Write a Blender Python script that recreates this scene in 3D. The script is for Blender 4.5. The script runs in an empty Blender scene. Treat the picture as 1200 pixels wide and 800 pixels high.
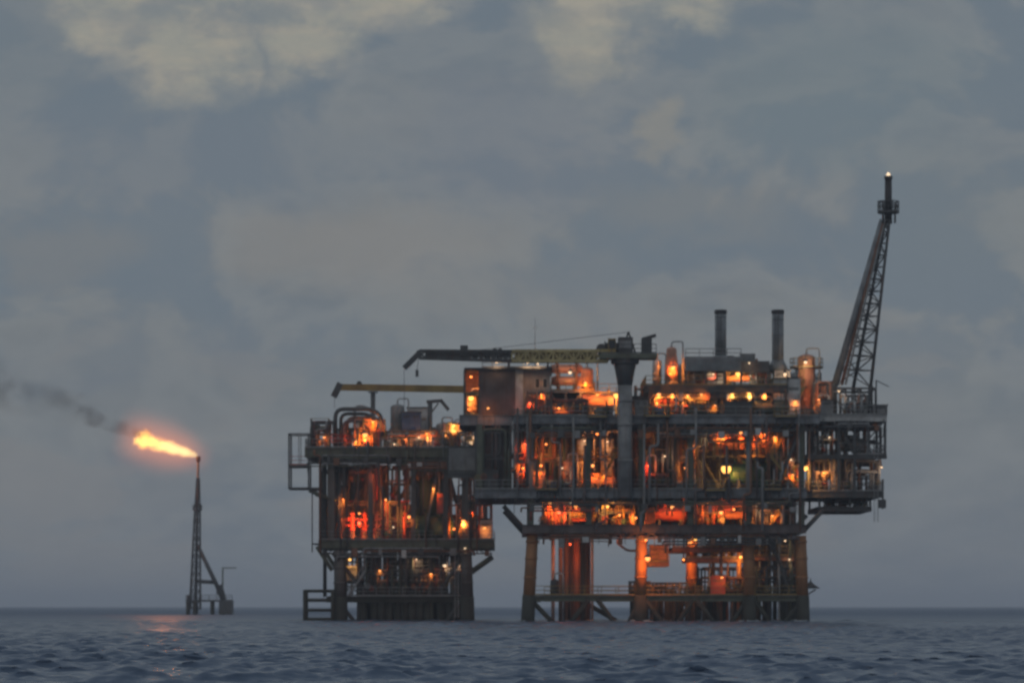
import bpy, math, random
import numpy as np
from mathutils import Vector, Matrix

random.seed(11)
PI = math.pi
SC = bpy.context.scene
COL = SC.collection

# ------------------------------------------------------------------ places
# the sea surface is z = 0, the near face of the big platform stands at y = 0,
# the camera floats 400 m in front of it, 1.8 m above the water
CAM_DIST, CAM_H, FPX = 400.0, 1.8, 4000.0
YOFF = 0.0        # set to the distance of a platform from the first one while its things are built


def X(px, y=0.0):
    return (px - 600.0) / FPX * (CAM_DIST + y)


def Z(py, y=0.0):
    return CAM_H + (710.0 - py) / FPX * (CAM_DIST + y)


# ------------------------------------------------------------------ materials
def new_mat(name):
    m = bpy.data.materials.new(name)
    m.use_nodes = True
    nt = m.node_tree
    return m, nt, nt.nodes['Principled BSDF']


def paint(name, col, rust=0.35, rough=0.55, metal=0.0, rust_col=(0.11, 0.045, 0.02), var=0.35, scale=0.7):
    """weathered paint: tone patches, vertical run-down streaks of rust"""
    m, nt, b = new_mat(name)
    N, L = nt.nodes.new, nt.links.new
    tc = N('ShaderNodeTexCoord')
    n1 = N('ShaderNodeTexNoise'); n1.inputs['Scale'].default_value = scale
    n1.inputs['Detail'].default_value = 5
    L(tc.outputs['Object'], n1.inputs['Vector'])
    mp = N('ShaderNodeMapping'); mp.inputs['Scale'].default_value = (1.9, 1.9, 0.16)
    L(tc.outputs['Object'], mp.inputs['Vector'])
    n2 = N('ShaderNodeTexNoise'); n2.inputs['Scale'].default_value = 1.3
    n2.inputs['Detail'].default_value = 6; n2.inputs['Roughness'].default_value = 0.65
    L(mp.outputs[0], n2.inputs['Vector'])
    r1 = N('ShaderNodeMapRange'); r1.inputs[1].default_value = 0.3; r1.inputs[2].default_value = 0.7
    r1.inputs[3].default_value = 1 - var; r1.inputs[4].default_value = 1 + var * 0.7
    L(n1.outputs['Fac'], r1.inputs[0])
    hs = N('ShaderNodeVectorMath'); hs.operation = 'SCALE'
    hs.inputs[0].default_value = col
    L(r1.outputs[0], hs.inputs['Scale'])
    r2 = N('ShaderNodeMapRange'); r2.inputs[1].default_value = 0.52; r2.inputs[2].default_value = 0.68
    r2.inputs[3].default_value = 0.0; r2.inputs[4].default_value = rust
    L(n2.outputs['Fac'], r2.inputs[0])
    mx = N('ShaderNodeMix'); mx.data_type = 'RGBA'
    L(r2.outputs[0], mx.inputs['Factor'])
    L(hs.outputs[0], mx.inputs[6])
    mx.inputs[7].default_value = (*rust_col, 1)
    L(mx.outputs[2], b.inputs['Base Color'])
    rr = N('ShaderNodeMapRange'); rr.inputs[3].default_value = rough - 0.12; rr.inputs[4].default_value = rough + 0.2
    L(n2.outputs['Fac'], rr.inputs[0])
    L(rr.outputs[0], b.inputs['Roughness'])
    b.inputs['Metallic'].default_value = metal
    return m


M = dict(
    grey=paint('grey paint', (0.25, 0.25, 0.25)),
    girder=paint('blue grey girder paint', (0.19, 0.205, 0.225), rust=0.8, var=0.5, rust_col=(0.1, 0.06, 0.04)),
    dark=paint('dark steel', (0.075, 0.078, 0.08), rust=0.5),
    black=paint('sooted steel', (0.03, 0.03, 0.033), rust=0.25),
    plate=paint('deck plate', (0.1, 0.105, 0.105), rust=0.5),
    pale=paint('pale grey paint', (0.5, 0.5, 0.49), rust=0.3),
    white=paint('white paint', (0.68, 0.68, 0.65), rust=0.35),
    silver=paint('insulation cladding', (0.5, 0.5, 0.5), rust=0.12, rough=0.4, metal=0.5),
    green=paint('green paint', (0.03, 0.085, 0.06), rust=0.3),
    olive=paint('olive grey paint', (0.11, 0.12, 0.085), rust=0.45),
    yellow=paint('yellow crane paint', (0.3, 0.2, 0.055), rust=0.4),
    red=paint('red primer', (0.33, 0.07, 0.045), rust=0.35),
    maroon=paint('dark red cladding', (0.15, 0.075, 0.07), rust=0.45),
    umber=paint('grey brown cladding', (0.125, 0.1, 0.098), rust=0.5),
    boom=paint('dull crane paint', (0.48, 0.38, 0.17), rust=0.5),
    rust=paint('rusty pipe', (0.2, 0.09, 0.05), rust=0.7),
    salmon=paint('salmon paint', (0.5, 0.24, 0.16), rust=0.3),
    leg=paint('orange leg paint', (0.36, 0.16, 0.06), rust=0.5, scale=0.35),
    wleg=paint('brown leg paint', (0.12, 0.105, 0.095), rust=0.6, scale=0.35),
    splash=paint('marine growth', (0.05, 0.05, 0.04), rust=0.4, rough=0.8, rust_col=(0.03, 0.035, 0.02)),
    blue=paint('blue paint', (0.06, 0.12, 0.24), rust=0.3),
    stack=paint('stack steel', (0.2, 0.215, 0.225), rust=0.3, rough=0.5),
)
m, nt, b = new_mat('dark window glass')
b.inputs['Base Color'].default_value = (0.02, 0.025, 0.03, 1); b.inputs['Roughness'].default_value = 0.08
M['glass'] = m


def glow(name, col, s):
    m, nt, b = new_mat(name)
    b.inputs['Base Color'].default_value = (*[min(1, c) for c in col], 1)
    b.inputs['Emission Color'].default_value = (*col, 1)
    b.inputs['Emission Strength'].default_value = s
    return m


SODIUM = (1.0, 0.265, 0.035)
M['glow_orange'] = glow('sodium lamp glass', (1.0, 0.38, 0.1), 2.3)
M['glow_yellow'] = glow('yellow lamp glass', (1.0, 0.5, 0.11), 2.6)
M['glow_white'] = glow('white lamp glass', (1.0, 0.72, 0.45), 1.3)
M['glow_red'] = glow('red lamp glass', (1.0, 0.16, 0.06), 3.0)


# ------------------------------------------------------------------ mesh builder
class MB:
    def __init__(self):
        self.v, self.f, self.s = [], [], []

    def _add(self, vs, fs, smooth=False):
        o = len(self.v)
        self.v.extend(tuple(p) for p in vs)
        for f in fs:
            self.f.append(tuple(i + o for i in f)); self.s.append(smooth)
        return self

    def box(self, x0, x1, y0, y1, z0, z1):
        vs = [(x, y, z) for x in (x0, x1) for y in (y0, y1) for z in (z0, z1)]
        return self._add(vs, [(0, 1, 3, 2), (4, 6, 7, 5), (0, 4, 5, 1), (2, 3, 7, 6), (0, 2, 6, 4), (1, 5, 7, 3)])

    def cbox(self, c, s):
        return self.box(c[0] - s[0] / 2, c[0] + s[0] / 2, c[1] - s[1] / 2, c[1] + s[1] / 2, c[2] - s[2] / 2, c[2] + s[2] / 2)

    def bar(self, p, q, w, h=None):
        h = h or w
        p, q = Vector(p), Vector(q)
        d = (q - p)
        if d.length < 1e-6:
            return self
        d.normalize()
        up = Vector((0, 0, 1)) if abs(d.z) < 0.95 else Vector((0, 1, 0))
        a = d.cross(up).normalized(); c = a.cross(d).normalized()
        vs = []
        for e in (p, q):
            for sa, sc in ((-1, -1), (1, -1), (1, 1), (-1, 1)):
                vs.append(e + a * (sa * w / 2) + c * (sc * h / 2))
        return self._add(vs, [(3, 2, 1, 0), (4, 5, 6, 7), (0, 1, 5, 4), (1, 2, 6, 5), (2, 3, 7, 6), (3, 0, 4, 7)])

    def tube(self, p, q, r, r2=None, n=10):
        r2 = r if r2 is None else r2
        p, q = Vector(p), Vector(q)
        d = (q - p)
        if d.length < 1e-6:
            return self
        d.normalize()
        up = Vector((0, 0, 1)) if abs(d.z) < 0.95 else Vector((0, 1, 0))
        a = d.cross(up).normalized(); c = a.cross(d).normalized()
        vs = []
        for e, rr in ((p, r), (q, r2)):
            for i in range(n):
                t = 2 * PI * i / n
                vs.append(e + a * (math.cos(t) * rr) + c * (math.sin(t) * rr))
        self._add(vs, [(i, (i + 1) % n, n + (i + 1) % n, n + i) for i in range(n)], True)
        o = len(self.v) - 2 * n
        self.f.append(tuple(o + i for i in range(n))[::-1]); self.s.append(False)
        self.f.append(tuple(o + n + i for i in range(n))); self.s.append(False)
        return self

    def pipe(self, pts, r, n=8, bend=2.2):
        """swept pipe with rounded elbows"""
        P = [Vector(p) for p in pts]
        out = [P[0]]
        for i in range(1, len(P) - 1):
            a, b, c = P[i - 1], P[i], P[i + 1]
            da, dc = (a - b), (c - b)
            k = min(bend * r * 1.4, da.length * 0.45, dc.length * 0.45)
            s, e = b + da.normalized() * k, b + dc.normalized() * k
            for j in range(5):
                t = j / 4
                out.append(s * (1 - t) ** 2 + b * 2 * t * (1 - t) + e * t ** 2)
        out.append(P[-1])
        pts = [out[0]]
        for p in out[1:]:
            if (p - pts[-1]).length > 1e-4:
                pts.append(p)
        if len(pts) < 2:
            return self
        d = (pts[1] - pts[0]).normalized()
        up = Vector((0, 0, 1)) if abs(d.z) < 0.9 else Vector((0, 1, 0))
        a = d.cross(up).normalized()
        vs = []
        for i, p in enumerate(pts):
            if i == 0: t = pts[1] - pts[0]
            elif i == len(pts) - 1: t = pts[-1] - pts[-2]
            else: t = (pts[i + 1] - pts[i]).normalized() + (pts[i] - pts[i - 1]).normalized()
            t.normalize()
            a = (a - t * a.dot(t))
            a.normalize()
            c = t.cross(a)
            for k in range(n):
                w = 2 * PI * k / n
                vs.append(p + a * (math.cos(w) * r) + c * (math.sin(w) * r))
        fs = []
        for i in range(len(pts) - 1):
            for k in range(n):
                fs.append((i * n + k, i * n + (k + 1) % n, (i + 1) * n + (k + 1) % n, (i + 1) * n + k))
        self._add(vs, fs, True)
        o = len(self.v) - len(pts) * n
        self.f.append(tuple(o + k for k in range(n))[::-1]); self.s.append(False)
        self.f.append(tuple(o + (len(pts) - 1) * n + k for k in range(n))); self.s.append(False)
        return self

    def lathe(self, prof, o, axis='z', n=18):
        """prof: (radius, distance along axis)"""
        o = Vector(o)
        A = {'x': (Vector((1, 0, 0)), Vector((0, 1, 0)), Vector((0, 0, 1))),
             'y': (Vector((0, 1, 0)), Vector((0, 0, 1)), Vector((1, 0, 0))),
             'z': (Vector((0, 0, 1)), Vector((1, 0, 0)), Vector((0, 1, 0)))}[axis]
        vs, fs = [], []
        for r, h in prof:
            for k in range(n):
                w = 2 * PI * k / n
                vs.append(o + A[0] * h + A[1] * (math.cos(w) * r) + A[2] * (math.sin(w) * r))
        for i in range(len(prof) - 1):
            for k in range(n):
                fs.append((i * n + k, i * n + (k + 1) % n, (i + 1) * n + (k + 1) % n, (i + 1) * n + k))
        self._add(vs, fs, True)
        b = len(self.v) - len(prof) * n
        if prof[0][0] > 1e-4:
            self.f.append(tuple(b + k for k in range(n))[::-1]); self.s.append(False)
        if prof[-1][0] > 1e-4:
            self.f.append(tuple(b + (len(prof) - 1) * n + k for k in range(n))); self.s.append(False)
        return self

    def ibeam(self, p, q, depth, width, t=0.06, stiff=0):
        """top of the beam runs along p-q (horizontal beams)"""
        p, q = Vector(p), Vector(q)
        dz = Vector((0, 0, 1))
        self.bar(p - dz * (t / 2), q - dz * (t / 2), width, t)
        self.bar(p - dz * (depth - t / 2), q - dz * (depth - t / 2), width, t)
        self.bar(p - dz * (depth / 2), q - dz * (depth / 2), t, depth - 2 * t)
        if stiff:
            L = (q - p).length; d = (q - p).normalized()
            k = max(2, int(L / stiff))
            for i in range(1, k):
                c = p + d * (L * i / k)
                self.bar(c - dz * t * 1.01, c - dz * (depth - t * 1.01), t * 0.8 if abs(d.x) > .5 else width * 0.9, width * 0.9 if abs(d.x) > .5 else t * .8)
        return self

    def rail(self, pts, h=1.1, step=1.6, r=0.035):
        P = [Vector(p) for p in pts]
        for a, b in zip(P, P[1:]):
            L = (b - a).length
            k = max(1, int(round(L / step)))
            for i in range(k + 1):
                c = a + (b - a) * (i / k)
                self.bar(c, c + Vector((0, 0, h)), r * 2)
            for hh in (h, h * 0.55):
                self.bar(a + Vector((0, 0, hh)), b + Vector((0, 0, hh)), r * 2)
            self.bar(a + Vector((0, 0, .1)), b + Vector((0, 0, .1)), 0.02, 0.15)
        return self

    def ladder(self, p, q, w=0.45, r=0.03):
        p, q = Vector(p), Vector(q)
        d = q - p
        a = Vector((1, 0, 0))
        for s in (-.5, .5):
            self.bar(p + a * (w * s), q + a * (w * s), r * 2)
        k = int(d.length / 0.35)
        for i in range(1, k):
            c = p + d * (i / k)
            self.bar(c - a * w / 2, c + a * w / 2, r * 1.4)
        return self

    def build(self, name, mat, parent=None):
        me = bpy.data.meshes.new(name)
        off = Vector((0, 0, 0))
        q = parent
        while q is not None:
            off += q.location; q = q.parent
        vs = [(x - off.x, y + YOFF - off.y, z - off.z) for x, y, z in self.v]
        me.from_pydata(vs, [], self.f)
        me.polygons.foreach_set('use_smooth', self.s)
        me.materials.append(M[mat] if isinstance(mat, str) else mat)
        me.update()
        o = bpy.data.objects.new(name, me)
        COL.objects.link(o)
        o.parent = parent
        return o


def tag(o, label, cat, group=None):
    o['label'] = label; o['category'] = cat
    if group: o['group'] = group
    return o


def thing(name, label, cat, loc=(0, 0, 0), group=None):
    o = bpy.data.objects.new(name, None)
    COL.objects.link(o)
    o.location = (loc[0], loc[1] + YOFF, loc[2])
    o.empty_display_size = 0.5
    return tag(o, label, cat, group)


def R(a, b):
    return random.uniform(a, b)

# ------------------------------------------------------------------ camera and render settings
cam = bpy.data.cameras.new('camera')
cam.lens = 120.0; cam.sensor_width = 36.0; cam.sensor_fit = 'HORIZONTAL'
cam.shift_y = 310.0 / 1200.0
cam.clip_start = 1.0; cam.clip_end = 60000.0
cam.dof.use_dof = True; cam.dof.focus_distance = 120.0; cam.dof.aperture_fstop = 1.25
co = bpy.data.objects.new('camera', cam); COL.objects.link(co)
co.location = (0, -CAM_DIST, CAM_H); co.rotation_euler = (PI / 2, 0, 0)
SC.camera = co
SC.render.engine = 'CYCLES'
SC.view_settings.view_transform = 'Standard'; SC.view_settings.look = 'None'
SC.view_settings.exposure = 0.0; SC.view_settings.gamma = 1.0
SC.view_settings.use_curve_mapping = False
SC.cycles.use_denoising = True
SC.cycles.use_light_tree = True
SC.cycles.max_bounces = 4; SC.cycles.diffuse_bounces = 2; SC.cycles.glossy_bounces = 2
SC.cycles.transmission_bounces = 2; SC.cycles.volume_bounces = 1; SC.cycles.transparent_max_bounces = 6
SC.cycles.sample_clamp_indirect = 3.0
SC.cycles.filter_width = 2.2
SC.cycles.volume_max_steps = 256

# ------------------------------------------------------------------ sky: dusk Nishita behind broken layers of cloud
SUN_EL, SUN_AZ = math.radians(2.0), math.radians(200.0)
w = bpy.data.worlds.new('World'); SC.world = w
w.use_nodes = True
w.cycles.sampling_method = 'MANUAL'; w.cycles.sample_map_resolution = 256
nt = w.node_tree; nt.nodes.clear()
N, L = nt.nodes.new, nt.links.new


def val(node_in, v):
    if hasattr(v, 'is_output'): L(v, node_in)
    else: node_in.default_value = v


def mth(op, a, b=None, c=None, clamp=False):
    n = N('ShaderNodeMath'); n.operation = op; n.use_clamp = clamp
    for i, v in enumerate((a, b, c)):
        if v is not None: val(n.inputs[i], v)
    return n.outputs[0]


def smooth(x, a, b, lo=0.0, hi=1.0):
    n = N('ShaderNodeMapRange'); n.interpolation_type = 'SMOOTHSTEP'
    val(n.inputs[0], x); n.inputs[1].default_value = a; n.inputs[2].default_value = b
    n.inputs[3].default_value = lo; n.inputs[4].default_value = hi
    return n.outputs[0]


def mixc(f, a, b):
    n = N('ShaderNodeMix'); n.data_type = 'RGBA'
    val(n.inputs['Factor'], f)
    for i, v in ((6, a), (7, b)):
        if hasattr(v, 'is_output'): L(v, n.inputs[i])
        else: n.inputs[i].default_value = (*v, 1)
    return n.outputs[2]


def srgb(r, g, b):
    f = lambda c: (c / 255 / 12.92) if c <= 10 else ((c / 255 + 0.055) / 1.055) ** 2.4
    return (f(r), f(g), f(b))


tc = N('ShaderNodeTexCoord')
sp = N('ShaderNodeSeparateXYZ'); L(tc.outputs['Generated'], sp.inputs[0])
az = mth('ARCTAN2', sp.outputs[0], sp.outputs[1])                 # bearing from the view axis, radians
el = mth('ARCSINE', sp.outputs[2])                                # elevation, radians
u = mth('MULTIPLY', az, 57.29578); v = mth('MULTIPLY', el, 57.29578)   # degrees
cb = N('ShaderNodeCombineXYZ'); L(u, cb.inputs[0]); L(v, cb.inputs[1])
UV = cb.outputs[0]


def noise(scale, sx, sy, detail=5, rough=0.55, off=0.0, dist=0.0):
    mp = N('ShaderNodeMapping'); mp.inputs['Scale'].default_value = (sx, sy, 1)
    mp.inputs['Location'].default_value = (off, off * 0.7, off * 1.3)
    L(UV, mp.inputs['Vector'])
    n = N('ShaderNodeTexNoise'); n.inputs['Scale'].default_value = scale
    n.inputs['Detail'].default_value = detail; n.inputs['Roughness'].default_value = rough
    n.inputs['Distortion'].default_value = dist
    L(mp.outputs[0], n.inputs['Vector'])
    return n


nw = noise(0.6, 1.0, 1.25, 7, 0.62, 3.1)
wv = N('ShaderNodeVectorMath'); wv.operation = 'SUBTRACT'; L(nw.outputs['Color'], wv.inputs[0]); wv.inputs[1].default_value = (.5, .5, .5)
ws = N('ShaderNodeVectorMath'); ws.operation = 'MULTIPLY'; L(wv.outputs[0], ws.inputs[0]); ws.inputs[1].default_value = (3.0, 2.3, 0)
wa = N('ShaderNodeVectorMath'); wa.operation = 'ADD'; L(UV, wa.inputs[0]); L(ws.outputs[0], wa.inputs[1])
WUV = wa.outputs[0]


def blob(cx, cy, rx, ry, inner=0.35):
    """soft opening or cloud bank round a direction, degrees"""
    a = N('ShaderNodeVectorMath'); a.operation = 'SUBTRACT'; L(WUV, a.inputs[0]); a.inputs[1].default_value = (cx, cy, 0)
    s = N('ShaderNodeVectorMath'); s.operation = 'MULTIPLY'; L(a.outputs[0], s.inputs[0]); s.inputs[1].default_value = (1 / rx, 1 / ry, 0)
    ln = N('ShaderNodeVectorMath'); ln.operation = 'LENGTH'; L(s.outputs[0], ln.inputs[0])
    return smooth(ln.outputs['Value'], inner, 1.0, 1.0, 0.0)


def DEG(px, py):
    return (px - 600) / FPX * 57.29578, (710 - py) / FPX * 57.29578


def bl(px, py, rx, ry, inner=0.35):
    c = DEG(px, py)
    return blob(c[0], c[1], rx / FPX * 57.29578, ry / FPX * 57.29578, inner)


# base tone by elevation
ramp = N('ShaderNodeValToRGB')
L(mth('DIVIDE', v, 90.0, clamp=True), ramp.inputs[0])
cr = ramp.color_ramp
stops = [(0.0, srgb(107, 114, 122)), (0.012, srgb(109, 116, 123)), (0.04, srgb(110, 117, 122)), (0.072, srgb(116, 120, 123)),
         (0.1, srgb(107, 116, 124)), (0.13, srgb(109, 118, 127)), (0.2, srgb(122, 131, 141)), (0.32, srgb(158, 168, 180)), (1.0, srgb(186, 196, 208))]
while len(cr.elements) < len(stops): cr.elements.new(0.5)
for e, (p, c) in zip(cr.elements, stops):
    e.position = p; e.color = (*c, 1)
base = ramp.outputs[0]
# slow mottling, lighter warm and darker cool banks
n1 = noise(0.32, 1.0, 2.1, 6, 0.6, 9.0)
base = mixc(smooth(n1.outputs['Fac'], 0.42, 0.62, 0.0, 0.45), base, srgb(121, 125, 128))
n2 = noise(0.5, 0.8, 1.6, 6, 0.6, 21.0)
base = mixc(smooth(n2.outputs['Fac'], 0.46, 0.64, 0.0, 0.6), base, srgb(99, 110, 121))
n3 = noise(1.6, 0.7, 2.0, 5, 0.6, 31.0)
base = mixc(smooth(n3.outputs['Fac'], 0.45, 0.66, 0.0, 0.34), base, srgb(120, 125, 129))
# billowing edges in the upper cloud
n6 = noise(0.24, 1.0, 1.45, 8, 0.56, 74.0, 0.3)
edge = mth('MULTIPLY', smooth(n6.outputs['Fac'], 0.475, 0.55), smooth(v, 3.2, 5.2, 0.0, 0.85))
base = mixc(mth('MULTIPLY', smooth(n6.outputs['Fac'], 0.40, 0.475), smooth(n6.outputs['Fac'], 0.475, 0.54, 0.4, 0.0)), base, srgb(124, 129, 132))
base = mixc(edge, base, srgb(101, 113, 124))
n7 = noise(0.3, 1.0, 2.6, 6, 0.55, 83.0, 0.3)
base = mixc(mth('MULTIPLY', smooth(n7.outputs['Fac'], 0.5, 0.57), smooth(v, 2.5, 7.0, 0.6, 0.0)), base, srgb(121, 123, 125))
# pale bank across the middle, darker bank above it
for (px, py, rx, ry, k, c) in ((430, 292, 230, 62, .5, (127, 126, 125)), (60, 300, 150, 60, .4, (122, 122, 121)),
                               (820, 250, 190, 48, .38, (122, 123, 122)), (620, 350, 260, 45, .3, (120, 122, 123)),
                               (240, 190, 330, 85, .5, (104, 114, 125)), (600, 180, 210, 110, .45, (107, 115, 126)),
                               (765, 158, 44, 42, .5, (140, 136, 127)), (690, 62, 70, 60, .4, (138, 136, 128)), (980, 110, 260, 150, .45, (105, 118, 125)), (1130, 260, 160, 130, .3, (107, 117, 123)),
                               (30, 60, 75, 120, .5, (106, 116, 124)), (120, 430, 260, 90, .3, (104, 112, 120))):
    base = mixc(mth('MULTIPLY', bl(px, py, rx, ry, 0.2), k), base, srgb(*c))
# openings where the pale evening sky shows through
gap = None
for (px, py, rx, ry) in ((180, 10, 165, 95), (215, 62, 118, 78), (120, 20, 90, 66), (345, 38, 100, 72), (440, 0, 130, 52),
                         (700, 18, 105, 92), (785, -8, 110, 58)):
    g = bl(px, py, rx, ry, 0.34)
    gap = g if gap is None else mth('MAXIMUM', gap, g)
cut = None
for (px, py, rx, ry) in ((585, 20, 78, 110),):
    g = bl(px, py, rx, ry, 0.3)
    cut = g if cut is None else mth('MAXIMUM', cut, g)
gap = mth('MULTIPLY', gap, mth('SUBTRACT', 1.0, mth('MULTIPLY', cut, 0.85)))
n4 = noise(0.9, 0.8, 1.3, 7, 0.62, 41.0)
gap = mth('MULTIPLY', gap, smooth(n4.outputs['Fac'], 0.36, 0.6, 0.4, 1.0))
gapcol = mixc(smooth(n3.outputs['Fac'], 0.4, 0.62), srgb(147, 146, 137), srgb(156, 151, 139))
cloud = mixc(mth('MULTIPLY', gap, 0.84), base, gapcol)
# broken cloud far from the view direction too
n5 = noise(0.08, 1.0, 2.0, 6, 0.6, 57.0)
cloud = mixc(mth('MULTIPLY', smooth(n5.outputs['Fac'], 0.5, 0.7), smooth(v, 12.0, 25.0, 0.0, 0.6)), cloud, srgb(150, 150, 146))
# below the horizon the world is only a dim sea tone
cloud = mixc(smooth(v, -0.6, -0.02, 1.0, 0.0), cloud, srgb(62, 69, 80))

sky = N('ShaderNodeTexSky'); sky.sky_type = 'NISHITA'; sky.sun_disc = False
sky.sun_elevation = SUN_EL; sky.sun_rotation = SUN_AZ; sky.air_density = 1.2; sky.dust_density = 2.0
bg1 = N('ShaderNodeBackground'); L(sky.outputs[0], bg1.inputs[0]); bg1.inputs[1].default_value = 0.05
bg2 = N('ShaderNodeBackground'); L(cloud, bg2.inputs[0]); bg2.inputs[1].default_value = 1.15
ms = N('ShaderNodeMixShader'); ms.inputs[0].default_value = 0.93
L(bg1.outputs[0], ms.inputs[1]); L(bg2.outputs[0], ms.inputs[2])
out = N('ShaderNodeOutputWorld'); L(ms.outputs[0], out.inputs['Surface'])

sun = bpy.data.lights.new('sun', 'SUN'); sun.energy = 0.12; sun.angle = math.radians(20); sun.color = (1.0, 0.9, 0.8)
so = bpy.data.objects.new('sun', sun); COL.objects.link(so)
sd = Vector((math.sin(SUN_AZ) * math.cos(0.25), math.cos(SUN_AZ) * math.cos(0.25), math.sin(0.25)))
so.rotation_euler = (-sd).to_track_quat('-Z', 'Y').to_euler()


# ------------------------------------------------------------------ the sea
def build_sea():
    rng = np.random.default_rng(5)
    ang = np.concatenate([np.radians(np.linspace(-80, -14, 60)), np.linspace(-0.235, 0.235, 560), np.radians(np.linspace(14, 80, 60))])
    rows = [1.5]
    d = 1.5
    while d < 45: d += max(0.5, d * 0.06); rows.append(d)
    while d < 780:
        d += max(0.15, d * 0.0014); rows.append(d)
    while d < 3500: d += d * 0.012; rows.append(d)
    while d < 26000: d += d * 0.15; rows.append(d)
    rows = np.array(rows)
    A, Dm = np.meshgrid(ang, rows)
    px = (Dm * np.tan(A)).clip(-21000, 21000).astype(np.float32); py = (-CAM_DIST + Dm).astype(np.float32)
    step = np.maximum(0.17, np.gradient(rows))[:, None].astype(np.float32)
    z = np.zeros_like(px); dx = np.zeros_like(px); dy = np.zeros_like(px)
    # wind sea running toward the camera and to the right, with a spread of directions
    for i in range(90):
        lam = 0.6 * (10 / 0.6) ** (i / 89.0) * rng.uniform(0.92, 1.08)
        k = 2 * PI / lam
        th = math.radians(-78) + rng.normal(0, 0.5)
        a = 0.0178 * lam ** 0.4 * rng.uniform(0.6, 1.3) * (1.0 if lam < 1.5 else (1.5 / lam) ** 0.8)
        kx, ky = k * math.cos(th), k * math.sin(th)
        ph = np.float32(kx) * px + np.float32(ky) * py + np.float32(rng.uniform(0, 2 * PI))
        fade = np.clip((lam / step - 2.4) / 2.0, 0, 1)
        z += a * fade * np.cos(ph)
        q = 0.95 * a * fade
        dx -= q * math.cos(th) * np.sin(ph); dy -= q * math.sin(th) * np.sin(ph)
    # gusts: patches of rougher and smoother water
    gust = 0.75 + 0.35 * np.sin(px * 0.05 + 1.3 * np.sin(py * 0.021)) * np.sin(py * 0.033 + 0.8 * np.sin(px * 0.037 + 1.0))
    z *= gust
    off = np.abs(A) > 0.26
    dx[off] = 0; dy[off] = 0
    v = np.stack([px + dx, py + dy, z], -1).reshape(-1, 3).astype(np.float32)
    nr, nc = px.shape
    idx = np.arange(nr * nc).reshape(nr, nc)
    f = np.stack([idx[:-1, :-1], idx[:-1, 1:], idx[1:, 1:], idx[1:, :-1]], -1).reshape(-1, 4)
    me = bpy.data.meshes.new('sea')
    me.vertices.add(len(v)); me.vertices.foreach_set('co', v.ravel())
    me.loops.add(f.size); me.loops.foreach_set('vertex_index', f.ravel().astype(np.int32))
    me.polygons.add(len(f)); me.polygons.foreach_set('loop_start', np.arange(0, f.size, 4, dtype=np.int32))
    me.polygons.foreach_set('use_smooth', np.ones(len(f), dtype=bool))
    me.update(calc_edges=True)
    m, nt, b = new_mat('sea water')
    n_, l_ = nt.nodes.new, nt.links.new
    b.inputs['Base Color'].default_value = (0.092, 0.132, 0.198, 1)
    b.inputs['IOR'].default_value = 1.33
    g = n_('ShaderNodeNewGeometry')
    hs = []
    for sc, st, dist, hgt in ((0.5, (1, 1.6, 1), 0.35, 1.0), (1.9, (1, 1.7, 1), 0.045, 1.0), (5.0, (1, 1.5, 1), 0.01, 1.0)):
        mp = n_('ShaderNodeMapping'); mp.inputs['Scale'].default_value = st; mp.inputs['Rotation'].default_value = (0, 0, 0.35)
        l_(g.outputs['Position'], mp.inputs['Vector'])
        t = n_('ShaderNodeTexNoise'); t.inputs['Scale'].default_value = sc; t.inputs['Detail'].default_value = 4
        l_(mp.outputs[0], t.inputs['Vector'])
        bp = n_('ShaderNodeBump'); bp.inputs['Distance'].default_value = dist; bp.inputs['Strength'].default_value = hgt
        l_(t.outputs['Fac'], bp.inputs['Height'])
        if not hs:      # farther out, where the mesh itself is too coarse for the small waves, they are all bump
            far = n_('ShaderNodeMapRange'); far.interpolation_type = 'SMOOTHSTEP'
            sy_ = n_('ShaderNodeSeparateXYZ'); l_(g.outputs['Position'], sy_.inputs[0]); l_(sy_.outputs[1], far.inputs[0])
            far.inputs[1].default_value = -100.0; far.inputs[2].default_value = 500.0
            l_(far.outputs[0], bp.inputs['Strength'])
            rg = n_('ShaderNodeMapRange'); l_(sy_.outputs[1], rg.inputs[0])
            rg.inputs[1].default_value = -250.0; rg.inputs[2].default_value = 450.0
            rg.inputs[3].default_value = 0.1; rg.inputs[4].default_value = 0.58
            l_(rg.outputs[0], b.inputs['Roughness'])
        if hs: l_(hs[-1].outputs[0], bp.inputs['Normal'])
        hs.append(bp)
    l_(hs[-1].outputs[0], b.inputs['Normal'])
    me.materials.append(m)
    o = bpy.data.objects.new('sea', me); COL.objects.link(o)
    o['kind'] = 'structure'
    return o


build_sea()

# ------------------------------------------------------------------ sea haze
HAZE = 0.0002
hz = MB().box(-22000, 22000, -900, 27500, -1.8, 62.0)
m = bpy.data.materials.new('haze'); m.use_nodes = True
nt2 = m.node_tree; nt2.nodes.clear()
pv = nt2.nodes.new('ShaderNodeVolumePrincipled'); pv.inputs['Color'].default_value = (0.93, 0.95, 1.0, 1)
pv.inputs['Density'].default_value = HAZE; pv.inputs['Anisotropy'].default_value = 0.1
om = nt2.nodes.new('ShaderNodeOutputMaterial'); nt2.links.new(pv.outputs[0], om.inputs['Volume'])
if HAZE:
    ho = hz.build('haze', m); ho['kind'] = 'stuff'

# ------------------------------------------------------------------ equipment makers (x, y = middle of the footprint, z = deck level)
E = 0.006


def dome(R_, k=0.35, n=5):
    return [(R_ * math.sin(PI / 2 * i / n), -R_ * k * math.cos(PI / 2 * i / n)) for i in range(n + 1)]


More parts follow.
